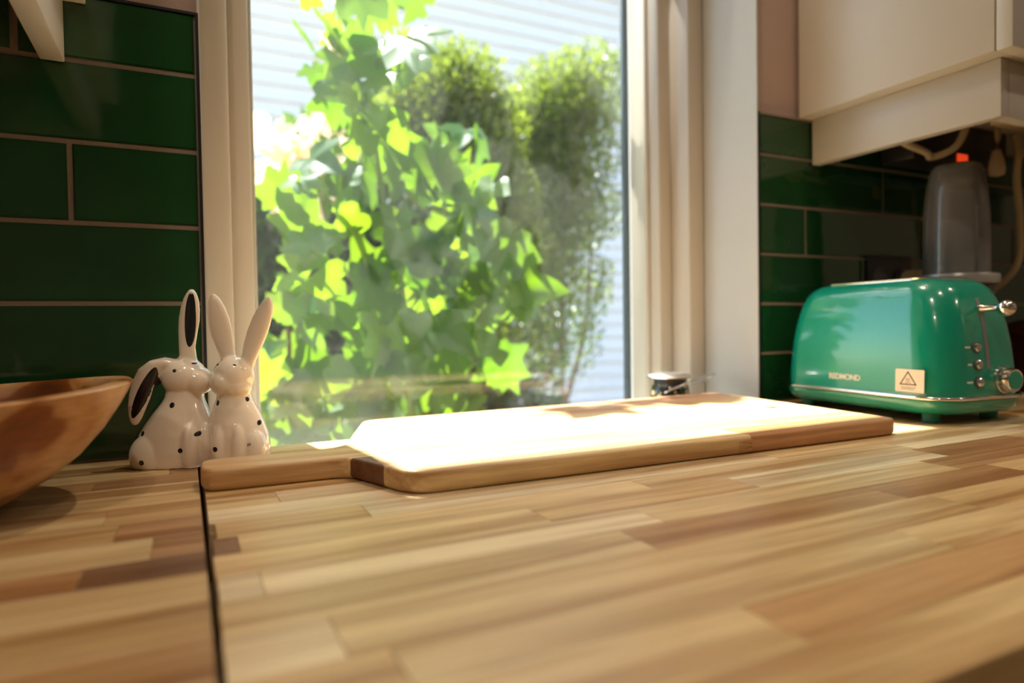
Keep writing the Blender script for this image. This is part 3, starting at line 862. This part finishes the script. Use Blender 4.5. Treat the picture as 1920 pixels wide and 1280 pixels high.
for sx in (-0.018, 0.018):
    bm = bmesh.new()
    outer = ring_pts(0.0125, 0.072, 0.006, 0.1794); inner = ring_pts(0.0100, 0.0695, 0.005, 0.1802); low = ring_pts(0.0095, 0.069, 0.005, 0.1796)
    loft(bm, [outer, inner, low], False, True)
    o = from_bm('bread_slot', bm, M_black, to, auto=40); o.location = (sx, 0, 0)
for sx in (-1, 1):
    for sy in (-1, 1):
        bm = bmesh.new(); lathe(bm, [(0.0085, 0.0), (0.0098, 0.001), (0.0105, 0.012)], 18)
        from_bm('foot', bm, M_tealfoot, to, auto=40, loc=(sx*0.050, sy*0.098, 0))
def end_y(z):      # y of the control end at height z
    for (a0, b0, z0), (a1, b1, z1) in zip(prof_t, prof_t[1:]):
        if z0 <= z <= z1: return -(b0+(b1-b0)*(z-z0)/(z1-z0))
    return -0.13
def side_x(z):
    for (a0, b0, z0), (a1, b1, z1) in zip(prof_t, prof_t[1:]):
        if z0 <= z <= z1: return -(a0+(a1-a0)*(z-z0)/(z1-z0))
    return -0.07
# lever slot, lever and knob on the control end
bm = bmesh.new()
zs = [0.066+0.0085*k for k in range(11)]
for w, dd in ((0.0030, 0.0006),):
    prev = None
    for z in zs:
        y = end_y(z)
        a, b2, c, d = [bm.verts.new(p) for p in ((-w, y-dd, z), (w, y-dd, z), (w, y+0.003, z), (-w, y+0.003, z))]
        if prev:
            pa, pb, pc, pd = prev
            bm.faces.new((pa, pb, b2, a)); bm.faces.new((pb, pc, c, b2)); bm.faces.new((pd, pa, a, d))
        else: bm.faces.new((a, b2, c, d))
        prev = (a, b2, c, d)
    bm.faces.new(prev)
from_bm('lever_slot', bm, M_grey, to)
LZ = 0.138
LY = end_y(LZ)
bm = bmesh.new(); lathe(bm, [(0.0055, 0.0005), (0.0055, 0.004), (0.0042, 0.006), (0.0040, 0.024)], 20)
lev = from_bm('lever', bm, M_chrome, to, auto=40, loc=(0.0, LY, LZ), rot=(PI/2, 0, 0))
bm = bmesh.new(); bmesh.ops.create_uvsphere(bm, u_segments=32, v_segments=20, radius=0.0098)
from_bm('knob', bm, M_chrome, lev, smooth=True, loc=(0, 0, 0.0315))
for z in (0.092, 0.0715, 0.0505):
    y = end_y(z)
    bm = bmesh.new(); lathe(bm, [(0.0068, -0.001), (0.0068, 0.0012), (0.0058, 0.0018)], 24)
    bt = from_bm('button', bm, M_dkgrey, to, auto=40, loc=(-0.0185, y, z), rot=(PI/2, 0, 0))
    bm = bmesh.new(); lathe(bm, [(0.0054, 0.0012), (0.0054, 0.0035), (0.0042, 0.0048), (0.0, 0.0052)], 24)
    from_bm('button_cap', bm, M_chrome, bt, auto=40)
for z, w in ((0.092, 0.0085), (0.0715, 0.0065), (0.0505, 0.0095)):
    y = end_y(z)-0.0006
    bm = bmesh.new()
    k = 5 if w > 0.007 else 4
    for i in range(k):      # a worn little row of print beside each button
        x0 = -0.0275-w+i*w/k
        add_box(bm, x0, x0+w/k*0.72, y, y+0.001, z-0.0011, z+0.0011)
    from_bm('button_print', bm, M_letter, to)
DZ = 0.052
bm = bmesh.new(); lathe(bm, [(0.0165, -0.002), (0.0165, 0.003), (0.0150, 0.004), (0.0140, 0.013), (0.0128, 0.0150), (0.0115, 0.0146), (0.0, 0.0142)], 32)
dl = from_bm('dial', bm, M_chrome, to, auto=35, loc=(0.024, end_y(DZ), DZ), rot=(PI/2, 0, 0))
bm = bmesh.new(); lathe(bm, [(0.0112, 0.0143), (0.0110, 0.0152), (0.0, 0.0154)], 28)
from_bm('dial_face', bm, M_teal, dl, auto=40)
# lettering and sticker on the long side
def text_mesh(name, s, size, m, parent, extrude=0.0004):
    cu_ = bpy.data.curves.new(name, 'FONT'); cu_.body = s; cu_.size = size; cu_.extrude = extrude
    cu_.align_x = 'CENTER'; cu_.align_y = 'CENTER'; cu_.offset = size*0.02
    t = bpy.data.objects.new(name, cu_); COL.objects.link(t)
    me = evaluated(t); bpy.data.objects.remove(t)
    me.materials.clear(); me.materials.append(m)
    return link(name, me, m, parent)
def on_side(o, y, z, off):
    # local x of the flat object -> -y of the toaster, local y -> up, local z -> outwards (-x)
    sl = math.atan2(side_x(z+0.01)-side_x(z-0.01), 0.02)
    R_ = Matrix(((0, 0, -1, 0), (-1, 0, 0, 0), (0, 1, 0, 0), (0, 0, 0, 1)))
    o.matrix_local = Matrix.Translation((side_x(z)-off, y, z)) @ Matrix.Rotation(sl, 4, 'Y') @ R_
tx = text_mesh('lettering', 'REDMOND', 0.0105, M_letter, to)
tx.scale = (1, 1, 1)
on_side(tx, 0.008, 0.0495, 0.0006)
bm = bmesh.new()
loft(bm, [ring_pts(0.0195, 0.0140, 0.0015, z) for z in (0, 0.0004)])
st = from_bm('sticker', bm, M_sticker, to); st['label'] = 'cream warning sticker with a triangle'
on_side(st, -0.0905, 0.0515, 0.0003)
bm = bmesh.new()
def bar(bm, p, q, w, z0=0.0004, z1=0.0006):
    p, q = Vector(p), Vector(q); d = (q-p).normalized(); nn = Vector((-d.y, d.x))*w/2
    c = [p-nn-d*w/2, q-nn+d*w/2, q+nn+d*w/2, p+nn-d*w/2]
    lo_ = [bm.verts.new((a.x, a.y, z0)) for a in c]; hi_ = [bm.verts.new((a.x, a.y, z1)) for a in c]
    bm.faces.new(hi_)
    for i in range(4): bm.faces.new((lo_[i], lo_[(i+1) % 4], hi_[(i+1) % 4], hi_[i]))
A_, B_, C_ = (-0.0022, 0.0108), (-0.0125, -0.0046), (0.0088, -0.0046)
for p, q in ((A_, B_), (B_, C_), (C_, A_)): bar(bm, p, q, 0.0013)
for dx in (-0.0020, 0, 0.0020):      # heat waves inside the triangle
    x = -0.0022+dx
    pts = [(x, -0.0010), (x+0.0006, 0.0004), (x-0.0004, 0.0018), (x+0.0004, 0.0032)]
    for p, q in zip(pts, pts[1:]): bar(bm, p, q, 0.0004)
bar(bm, (-0.0056, -0.0024), (0.0016, -0.0024), 0.0005)
for y, w in ((-0.0082, 0.0088), (-0.0102, 0.0088)):
    x = -0.002-w
    while x < -0.002+w:
        s = random.uniform(0.0012, 0.0024); bar(bm, (x, y), (x+s, y), 0.0006); x += s+0.0012
from_bm('warning_print', bm, M_ink, st)

# ------------------------------------------------------------------ personal blender with upturned cup
bl = empty('blender', (1.032, -0.145, 0), 0, 'grey personal blender with an upturned clear cup behind the toaster', 'blender')
bm = bmesh.new(); lathe(bm, [(0.058, 0.0), (0.060, 0.004), (0.057, 0.03), (0.050, 0.09), (0.047, 0.150), (0.047, 0.176)], 40); from_bm('motor_base', bm, M_dkgrey, bl, auto=40)
bm = bmesh.new(); lathe(bm, [(0.047, 0.1765), (0.0545, 0.178), (0.0555, 0.182), (0.0555, 0.189), (0.0545, 0.192), (0.046, 0.1925)], 40); from_bm('collar', bm, M_silverp, bl, auto=40)
bm = bmesh.new()
out_p = [(0.0440, 0.193), (0.0440, 0.235), (0.0432, 0.275), (0.0415, 0.305), (0.0385, 0.330), (0.0345, 0.348), (0.0315, 0.3555), (0.028, 0.3575), (0.0, 0.3575)]
in_p = [(0.0, 0.3545), (0.0275, 0.3545), (0.0330, 0.346), (0.0365, 0.329), (0.0395, 0.304), (0.0412, 0.275), (0.0420, 0.235), (0.0420, 0.193)]
lathe(bm, out_p+in_p, 40, cap=False); from_bm('cup', bm, M_cup, bl, auto=50)
bm = bmesh.new()
for k in range(4):      # moulded ribs that run up the cup
    t = PI/4+k*PI/2+0.35
    tube(bm, [(0.0445*math.cos(t), 0.0445*math.sin(t), 0.195), (0.0437*math.cos(t), 0.0437*math.sin(t), 0.27), (0.0395*math.cos(t), 0.0395*math.sin(t), 0.325)], 0.0018, 6)
from_bm('rib', bm, M_cup, bl, smooth=True)

# dark red pot at the right edge
pt = empty('pot', (1.335, -0.135, 0), 0, 'dark maroon lidded pot in shadow at the right edge', 'pot')
bm = bmesh.new(); lathe(bm, [(0.07, 0.0), (0.085, 0.004), (0.095, 0.03), (0.097, 0.07), (0.094, 0.095)], 40); from_bm('pot_body', bm, M_maroon, pt, auto=40)
bm = bmesh.new(); lathe(bm, [(0.095, 0.0955), (0.096, 0.099), (0.08, 0.112), (0.05, 0.122), (0.0, 0.126)], 40); from_bm('lid', bm, M_maroon, pt, auto=40)
bm = bmesh.new(); lathe(bm, [(0.006, 0.1262), (0.006, 0.135), (0.014, 0.139), (0.014, 0.146), (0.0, 0.149)], 20); from_bm('knob', bm, M_maroon, pt, auto=40)

# ------------------------------------------------------------------ jar with wire bail and low dish on the sill
M_jar = simple('dark_speckled_glass', (0.03, 0.03, 0.028, 1), rough=0.12, coat=0.5)
_n = M_jar.node_tree.nodes; _l = M_jar.node_tree.links
vo = _n.new('ShaderNodeTexVoronoi'); vo.inputs['Scale'].default_value = 85
tcj = _n.new('ShaderNodeTexCoord'); _l.new(tcj.outputs['Object'], vo.inputs['Vector'])
rj = _n.new('ShaderNodeValToRGB'); rj.color_ramp.elements[0].position = 0.28; rj.color_ramp.elements[0].color = lin(190, 170, 130); rj.color_ramp.elements[1].position = 0.42; rj.color_ramp.elements[1].color = (0.02, 0.02, 0.018, 1)
_l.new(vo.outputs['Distance'], rj.inputs[0]); _l.new(rj.outputs[0], _n['Principled BSDF'].inputs['Base Color'])
jr = empty('jar', (0.662, 0.072, SILL), 0, 'small dark jar with round steel lid and wire bail in window corner', 'jar')
JZ = 0.143
bm = bmesh.new(); lathe(bm, [(0.026, 0.0), (0.0305, 0.003), (0.0305, 0.120), (0.029, 0.128), (0.026, 0.131)], 36); from_bm('jar_body', bm, M_jar, jr, auto=40)
bm = bmesh.new(); lathe(bm, [(0.0255, 0.1315), (0.0255, 0.140)], 32); from_bm('neck', bm, M_black, jr, auto=40)
bm = bmesh.new(); lathe(bm, [(0.030, 0.1402), (0.0355, 0.1415), (0.0362, 0.1435), (0.0340, 0.1455), (0.020, 0.1485), (0.0, 0.1495)], 40); from_bm('lid', bm, M_steel, jr, auto=50)
bm = bmesh.new()
tube(bm, arc([(-0.027, -0.020, 0.1205), (0.0, -0.037, 0.134), (0.040, -0.030, 0.141), (0.080, -0.012, 0.1435), (0.093, 0.004, 0.140), (0.080, 0.010, 0.133), (0.045, 0.008, 0.125), (0.031, 0.004, 0.122)]), 0.0016, 8)
from_bm('wire_bail', bm, M_steel, jr, smooth=True)
ds = empty('dish', (0.600, 0.062, SILL), 0, 'low pale steel canister left of the jar, just showing over board', 'canister')
bm = bmesh.new(); lathe(bm, [(0.030, 0.0), (0.033, 0.003), (0.033, 0.095)], 32); from_bm('canister_body', bm, M_steel, ds, auto=40)
bm = bmesh.new(); lathe(bm, [(0.033, 0.0952), (0.0345, 0.0965), (0.0345, 0.104), (0.032, 0.108), (0.0, 0.1105)], 32); from_bm('lid', bm, M_sill, ds, auto=40)

# ------------------------------------------------------------------ outdoors
structure(box('ground', -6, 9, 0.33, 12, -1.3, -1.2, M_soil))
house = empty('neighbour_house', (2, 5.0, -1.2), 0, 'white lap-sided house wall beyond the garden plants', 'house')
bw = 0.133
bm = bmesh.new(); add_box(bm, -3.5, 4.5, 0.03, 0.25, 0, 4.9); from_bm('wall', bm, M_siding, house)
proto = None
for k in range(36):
    if proto is None:
        bm = bmesh.new()
        pts = [(0.028, 0.0), (-0.012, 0.0), (-0.014, 0.004), (0.020, bw+0.006), (0.028, bw+0.006)]
        a = [bm.verts.new((-3.5, y, z)) for y, z in pts]; b2 = [bm.verts.new((4.5, y, z)) for y, z in pts]
        bm.faces.new(a); bm.faces.new(b2)
        for i in range(5): bm.faces.new((a[i], a[(i+1) % 5], b2[(i+1) % 5], b2[i]))
        proto = from_bm('siding_board', bm, M_siding, house); o = proto
    else:
        o = link('siding_board', proto.data, M_siding, house)
    o.location = (0, 0, k*bw)
bm = bmesh.new(); add_box(bm, -3.7, 4.7, -0.25, 0.6, 4.9, 5.0); from_bm('eave', bm, M_roofm, house)

# leaves
def leaf_mesh(kind, seed):
    rng = random.Random(seed)
    if kind == 'lobed':
        key = [(-90, 0.16), (-70, 0.44), (-48, 0.58), (-30, 0.52), (-18, 0.60), (0, 0.86), (8, 0.78), (22, 0.52), (40, 0.66), (58, 0.86), (66, 0.80), (78, 0.66), (90, 1.05)]
    elif kind == 'three':
        key = [(-90, 0.10), (-60, 0.42), (-35, 0.52), (-10, 0.60), (15, 0.80), (26, 0.74), (42, 0.50), (60, 0.58), (75, 0.76), (90, 1.08)]
    else:
        key = [(-90, 0.05), (-70, 0.16), (-45, 0.30), (-20, 0.40), (5, 0.46), (30, 0.50), (55, 0.60), (75, 0.78), (90, 1.0)]
    key = [(a, r*rng.uniform(0.94, 1.06)) for a, r in key]
    rim = [(math.radians(a), r) for a, r in key]+[(math.radians(180-a), r*rng.uniform(0.94, 1.06)) for a, r in key[-2:0:-1]]
    curl = rng.uniform(0.20, 0.55); droop = rng.uniform(0.1, 0.4)
    def z(x, y): return curl*abs(x)*0.7-droop*(y-0.2)**2*0.5-0.25*x*x+0.03*math.sin(9*x+seed)*math.cos(7*y)
    bm = bmesh.new()
    c = bm.verts.new((0, 0, z(0, 0)))
    mid, end = [], []
    for t, r in rim:
        x, y = r*math.cos(t), r*math.sin(t)
        mid.append(bm.verts.new((x*.52, y*.52, z(x*.52, y*.52)))); end.append(bm.verts.new((x, y, z(x, y))))
    N = len(rim)
    for i in range(N):
        j = (i+1) % N
        bm.faces.new((c, mid[i], mid[j])); bm.faces.new((mid[i], end[i], end[j], mid[j]))
    # petiole
    me = bpy.data.meshes.new('leaf'); bmesh.ops.recalc_face_normals(bm, faces=bm.faces); bm.to_mesh(me); bm.free()
    for p in me.polygons: p.use_smooth = True
    return me
LV = [leaf_mesh('lobed', 1), leaf_mesh('lobed', 2), leaf_mesh('three', 3), leaf_mesh('three', 4), leaf_mesh('oval', 5), leaf_mesh('lobed', 6)]
for me in LV: me.materials.append(M_leaf)
LP = [leaf_mesh('lobed', 8), leaf_mesh('three', 9)]
for me in LP: me.materials.append(M_leafsunlit)
rl = random.Random(21)
def put_leaf(parent, p, size, pool=LV, face=None):
    o = bpy.data.objects.new('leaf', rl.choice(pool)); COL.objects.link(o)
    o.parent = parent
    o.location = Vector(p)-parent.location
    if face is None:      # hang, tip downwards, blade tilted up to the light
        o.rotation_euler = Euler((math.radians(rl.uniform(40, 115)), rl.uniform(-0.5, 0.5), rl.uniform(-1.1, 1.1)), 'XYZ')
        o.rotation_euler.rotate_axis('Z', rl.choice([PI, PI, PI, 0.6, -0.6])+rl.uniform(-0.8, 0.8))
    else: o.rotation_euler = face
    o.scale = (size, size, size)
    return o
def clump(parent, x, z, r, k, y0=0.55, y1=0.95, smin=0.050, smax=0.108, pool=LV):
    for _ in range(k):
        a, q = rl.uniform(0, 2*PI), r*math.sqrt(rl.random())
        put_leaf(parent, (x+q*math.cos(a), rl.uniform(y0, y1), z+q*math.sin(a)), rl.uniform(smin, smax), pool)
vine = empty('climbing_vine', (0.36, 0.72, -1.2), 0, 'tall leafy vine with broad lobed leaves close behind the window', 'vine')
VC = [(0.27, 0.76, .08, 5), (0.40, 0.78, .10, 6), (0.34, 0.67, .09, 5), (0.38, 0.59, .09, 6), (0.28, 0.53, .07, 4), (0.46, 0.50, .10, 7), (0.58, 0.53, .08, 6), (0.62, 0.44, .09, 6),
      (0.50, 0.40, .10, 7), (0.32, 0.41, .10, 6), (0.22, 0.36, .08, 6), (0.42, 0.31, .11, 7), (0.55, 0.30, .09, 6), (0.64, 0.29, .06, 5), (0.36, 0.20, .10, 6), (0.49, 0.19, .10, 7), (0.24, 0.24, .09, 6),
      (0.30, 0.12, .09, 6), (0.44, 0.09, .10, 6), (0.56, 0.10, .09, 6), (0.60, 0.19, .07, 5)]
for x, z, r, k in VC: clump(vine, x, z, r, round(k*1.35))
for p, s in [((0.40, 0.56, 0.71), 0.115), ((0.31, 0.58, 0.80), 0.10), ((0.47, 0.60, 0.45), 0.10), ((0.55, 0.58, 0.32), 0.11), ((0.39, 0.56, 0.27), 0.11), ((0.27, 0.58, 0.34), 0.10), ((0.60, 0.62, 0.37), 0.10), ((0.35, 0.57, 0.50), 0.11)]:
    put_leaf(vine, p, s)
# shoots high above that shade part of the board
for p, s in [((0.36, .70, 1.20), .09), ((0.44, .70, 1.17), .08), ((0.52, .72, 1.20), .09), ((0.58, .70, 1.18), .08), ((0.62, .74, 1.22), .07), ((0.40, .66, 1.10), .06), ((0.55, .66, 1.14), .06)]:
    put_leaf(vine, p, s, LV, (rl.uniform(-.4, .4), rl.uniform(-.4, .4), rl.uniform(0, 6)))
def stem(parent, pts, r0, r1, m):
    P_ = arc(pts, 6); P_ = [p-parent.location for p in P_]
    rr = [r0+(r1-r0)*i/(len(P_)-1) for i in range(len(P_))]
    bm = bmesh.new(); tube(bm, P_, rr, 6); return from_bm('stem', bm, m, parent, smooth=True)
stem(vine, [(0.44, 0.75, -1.19), (0.42, 0.74, -0.5), (0.45, 0.74, 0.0), (0.40, 0.73, 0.35), (0.36, 0.72, 0.75), (0.44, 0.71, 1.2)], 0.010, 0.004, M_stem)
stem(vine, [(0.45, 0.74, 0.0), (0.55, 0.74, 0.22), (0.62, 0.74, 0.46)], 0.005, 0.002, M_stem)
stem(vine, [(0.43, 0.74, 0.1), (0.30, 0.74, 0.26), (0.22, 0.74, 0.42)], 0.005, 0.002, M_stem)
stem(vine, [(0.40, 0.73, 0.35), (0.50, 0.72, 0.50), (0.58, 0.72, 0.56)], 0.004, 0.002, M_stem)
low = empty('garden_bush', (0.30, 0.98, -1.2), 0, 'low green leafy bush at the foot of the vine, below pane middle', 'bush')
for x, z, r, k in [(0.17, 0.04, .07, 9), (0.19, -0.04, .07, 9), (0.30, -0.04, .09, 12), (0.44, -0.03, .10, 12), (0.20, -0.12, .06, 8), (0.34, -0.14, .07, 8), (0.58, 0.0, .09, 11), (0.70, 0.04, .07, 8)]:
    clump(low, x, z, r, k, 0.74, 1.02)
clump(low, 0.70, -0.06, .10, 12, 1.0, 1.25)
for x in (0.2, 0.4, 0.62):
    stem(low, [(0.3, 1.1, -1.19), (0.5*x+0.15, 1.12, -0.6), (x, 1.14, 0.0)], 0.009, 0.003, M_stem)
# shoot on the left, full-sun glare put into its whitish leaf colour
sunlitp = empty('sun_whitened_shrub', (0.20, 1.05, -1.2), 0, 'shrub left of the vine, leaves coloured whitish for full sun', 'shrub')
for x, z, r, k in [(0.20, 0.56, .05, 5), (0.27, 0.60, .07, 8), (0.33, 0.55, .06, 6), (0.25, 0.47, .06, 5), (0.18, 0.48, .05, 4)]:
    clump(sunlitp, x, z, r, k, 0.85, 1.0, 0.05, 0.085, LP)
stem(sunlitp, [(0.2, 1.05, -1.19), (0.22, 1.0, -0.3), (0.21, 0.95, 0.2), (0.26, 0.93, 0.6)], 0.010, 0.003, M_bark)
for p, s in [((0.30, 0.72, 0.82), .05), ((0.27, 0.70, 0.73), .05)]: put_leaf(sunlitp, p, s, LP)

# broad hedge that closes the view behind the vine
def hedge(name, loc, label, blobs, per, seed):
    rg = random.Random(seed); root = empty(name, loc, 0, label, 'hedge'); L = Vector(loc); vs, fs = [], []
    for (x, y, z, rx, ry, rz, dens) in blobs:
        for _ in range(int(per*dens)):
            d = Vector((rg.gauss(0, 1), rg.gauss(0, 1), rg.gauss(0, 1))).normalized(); q = rg.random()**0.4
            p = Vector((x+d.x*rx*q, y+d.y*ry*q, z+d.z*rz*q))-L
            up = Vector((rg.uniform(-1, 1), rg.uniform(-1, .4), rg.uniform(-.8, .8))).normalized()
            sd = up.cross(Vector((rg.uniform(-1, 1), rg.uniform(-1, 1), rg.uniform(-1, 1)))).normalized()
            nn = up.cross(sd)
            ln, w = rg.uniform(0.035, 0.065), rg.uniform(0.011, 0.02); b0 = len(vs)
            vs += [p, p+up*ln*.5-sd*w+nn*w*.3, p+up*ln, p+up*ln*.5+sd*w+nn*w*.3]
            fs += [(b0, b0+1, b0+2), (b0, b0+2, b0+3)]
    me = bpy.data.meshes.new('foliage'); me.from_pydata([tuple(v) for v in vs], [], fs); me.update()
    o = link('foliage', me, M_hedge, root); o['kind'] = 'stuff'
    for (x, y, z, rx, ry, rz, dens) in blobs[:5]:
        stem(root, [(x, y, -1.19), (x+.03, y, -0.7), (x-.02, y, z)], 0.014, 0.005, M_bark)
hedge('green_hedge', (0.55, 1.52, -1.2), 'dense dark green hedge filling the view behind the vine stems',
      [(0.25, 1.5, -0.15, .28, .16, .30, 1.3), (0.65, 1.5, -0.15, .30, .16, .28, 1.3), (1.05, 1.5, -0.25, .28, .16, .22, .9), (0.30, 1.5, 0.25, .25, .15, .28, 1.2), (0.58, 1.5, 0.32, .22, .15, .30, 1.0), (0.42, 1.5, 0.62, .18, .14, .22, .7), (0.20, 1.5, 0.42, .16, .14, .16, .6)], 1500, 8)

# cedar shrubs on the right: thousands of tiny sprays in one foliage part
def cedar(name, loc, label, blobs, trunk, per=1500, seed=3):
    rg = random.Random(seed)
    root = empty(name, loc, 0, label, 'shrub')
    L = Vector(loc)
    vs, fs = [], []
    for (x, y, z, r, dens) in blobs:
        for _ in range(int(per*dens)):
            d = Vector((rg.gauss(0, 1), rg.gauss(0, 1), rg.gauss(0, 1))).normalized()
            p = Vector((x, y, z))+d*r*(rg.random()**0.45)
            p.z += 0.12*r*rg.random()
            up = Vector((d.x*0.6+rg.uniform(-.5, .5), d.y*0.6+rg.uniform(-.5, .5), 0.7+rg.uniform(-.5, .6))).normalized()
            sd = up.cross(Vector((rg.uniform(-1, 1), rg.uniform(-1, 1), rg.uniform(-1, 1)))).normalized()
            ln, w = rg.uniform(0.018, 0.038), rg.uniform(0.005, 0.0095)
            p = p-L; b0 = len(vs)
            vs += [p-sd*w*.3, p+up*ln*.55-sd*w, p+up*ln, p+up*ln*.55+sd*w]
            fs.append((b0, b0+1, b0+2, b0+3))
    me = bpy.data.meshes.new('foliage'); me.from_pydata([tuple(v) for v in vs], [], fs); me.update()
    o = link('foliage', me, M_needle, root); o['kind'] = 'stuff'
    for pts, r0, r1 in trunk:
        stem(root, pts, r0, r1, M_bark).name = 'branch'
    return root
cedar('cedar_shrub', (1.05, 1.75, -1.2), 'feathery yellow-green cedar shrub right of the vine',
      [(0.80, 1.65, 0.95, .20, 1.5), (0.98, 1.7, 1.02, .20, 1.6), (1.08, 1.75, 0.88, .20, 1.4), (0.70, 1.6, 0.75, .20, 1.3), (0.95, 1.6, 0.72, .22, 1.5), (1.10, 1.7, 0.62, .20, 1.0), (0.88, 1.65, 0.5, .22, 0.9),
       (1.12, 1.7, 0.42, .22, 1.0), (0.85, 1.7, 0.28, .22, 1.0), (1.18, 1.8, 0.2, .24, .9), (0.95, 1.75, 0.05, .24, 1.0), (1.28, 1.8, 0.0, .2, .6), (1.3, 1.75, 0.35, .16, .6)],
      [([(1.05, 1.75, -1.19), (1.03, 1.75, -0.4), (1.0, 1.72, 0.3), (0.98, 1.7, 1.0)], 0.03, 0.008), ([(1.03, 1.75, -0.3), (0.88, 1.7, 0.2), (0.78, 1.66, 0.8)], 0.016, 0.005), ([(1.02, 1.75, 0.0), (1.16, 1.75, 0.4), (1.1, 1.75, 0.85)], 0.014, 0.005),
       ([(1.0, 1.74, 0.2), (1.25, 1.8, 0.35), (1.4, 1.8, 0.6)], 0.010, 0.004), ([(1.04, 1.75, -0.6), (1.28, 1.7, -0.2), (1.45, 1.7, 0.1)], 0.014, 0.004)], 2100, 3)
cedar('cedar_shrub', (1.62, 2.0, -1.2), 'pale cedar shrub behind the right edge of the window pane',
      [(1.42, 1.95, 1.02, .18, 1.2), (1.58, 2.0, 1.16, .22, 1.5), (1.75, 2.0, 1.22, .24, 1.5), (1.48, 1.95, 0.85, .2, 1.2), (1.68, 2.0, 0.95, .24, 1.2), (1.5, 1.95, 0.62, .22, 1.2), (1.7, 2.0, 0.65, .22, 1.0), (1.45, 2.0, 0.38, .22, .9), (1.65, 2.0, 0.3, .22, .7), (1.55, 2.0, 0.05, .24, .7)],
      [([(1.62, 2.0, -1.19), (1.6, 2.0, -0.2), (1.62, 2.0, 1.1)], 0.028, 0.008), ([(1.6, 2.0, 0.0), (1.45, 1.97, 0.5), (1.42, 1.95, 1.0)], 0.014, 0.004), ([(1.6, 2.0, -0.3), (1.75, 2.0, 0.2), (1.78, 2.0, 0.9)], 0.014, 0.004)], 2000, 5)
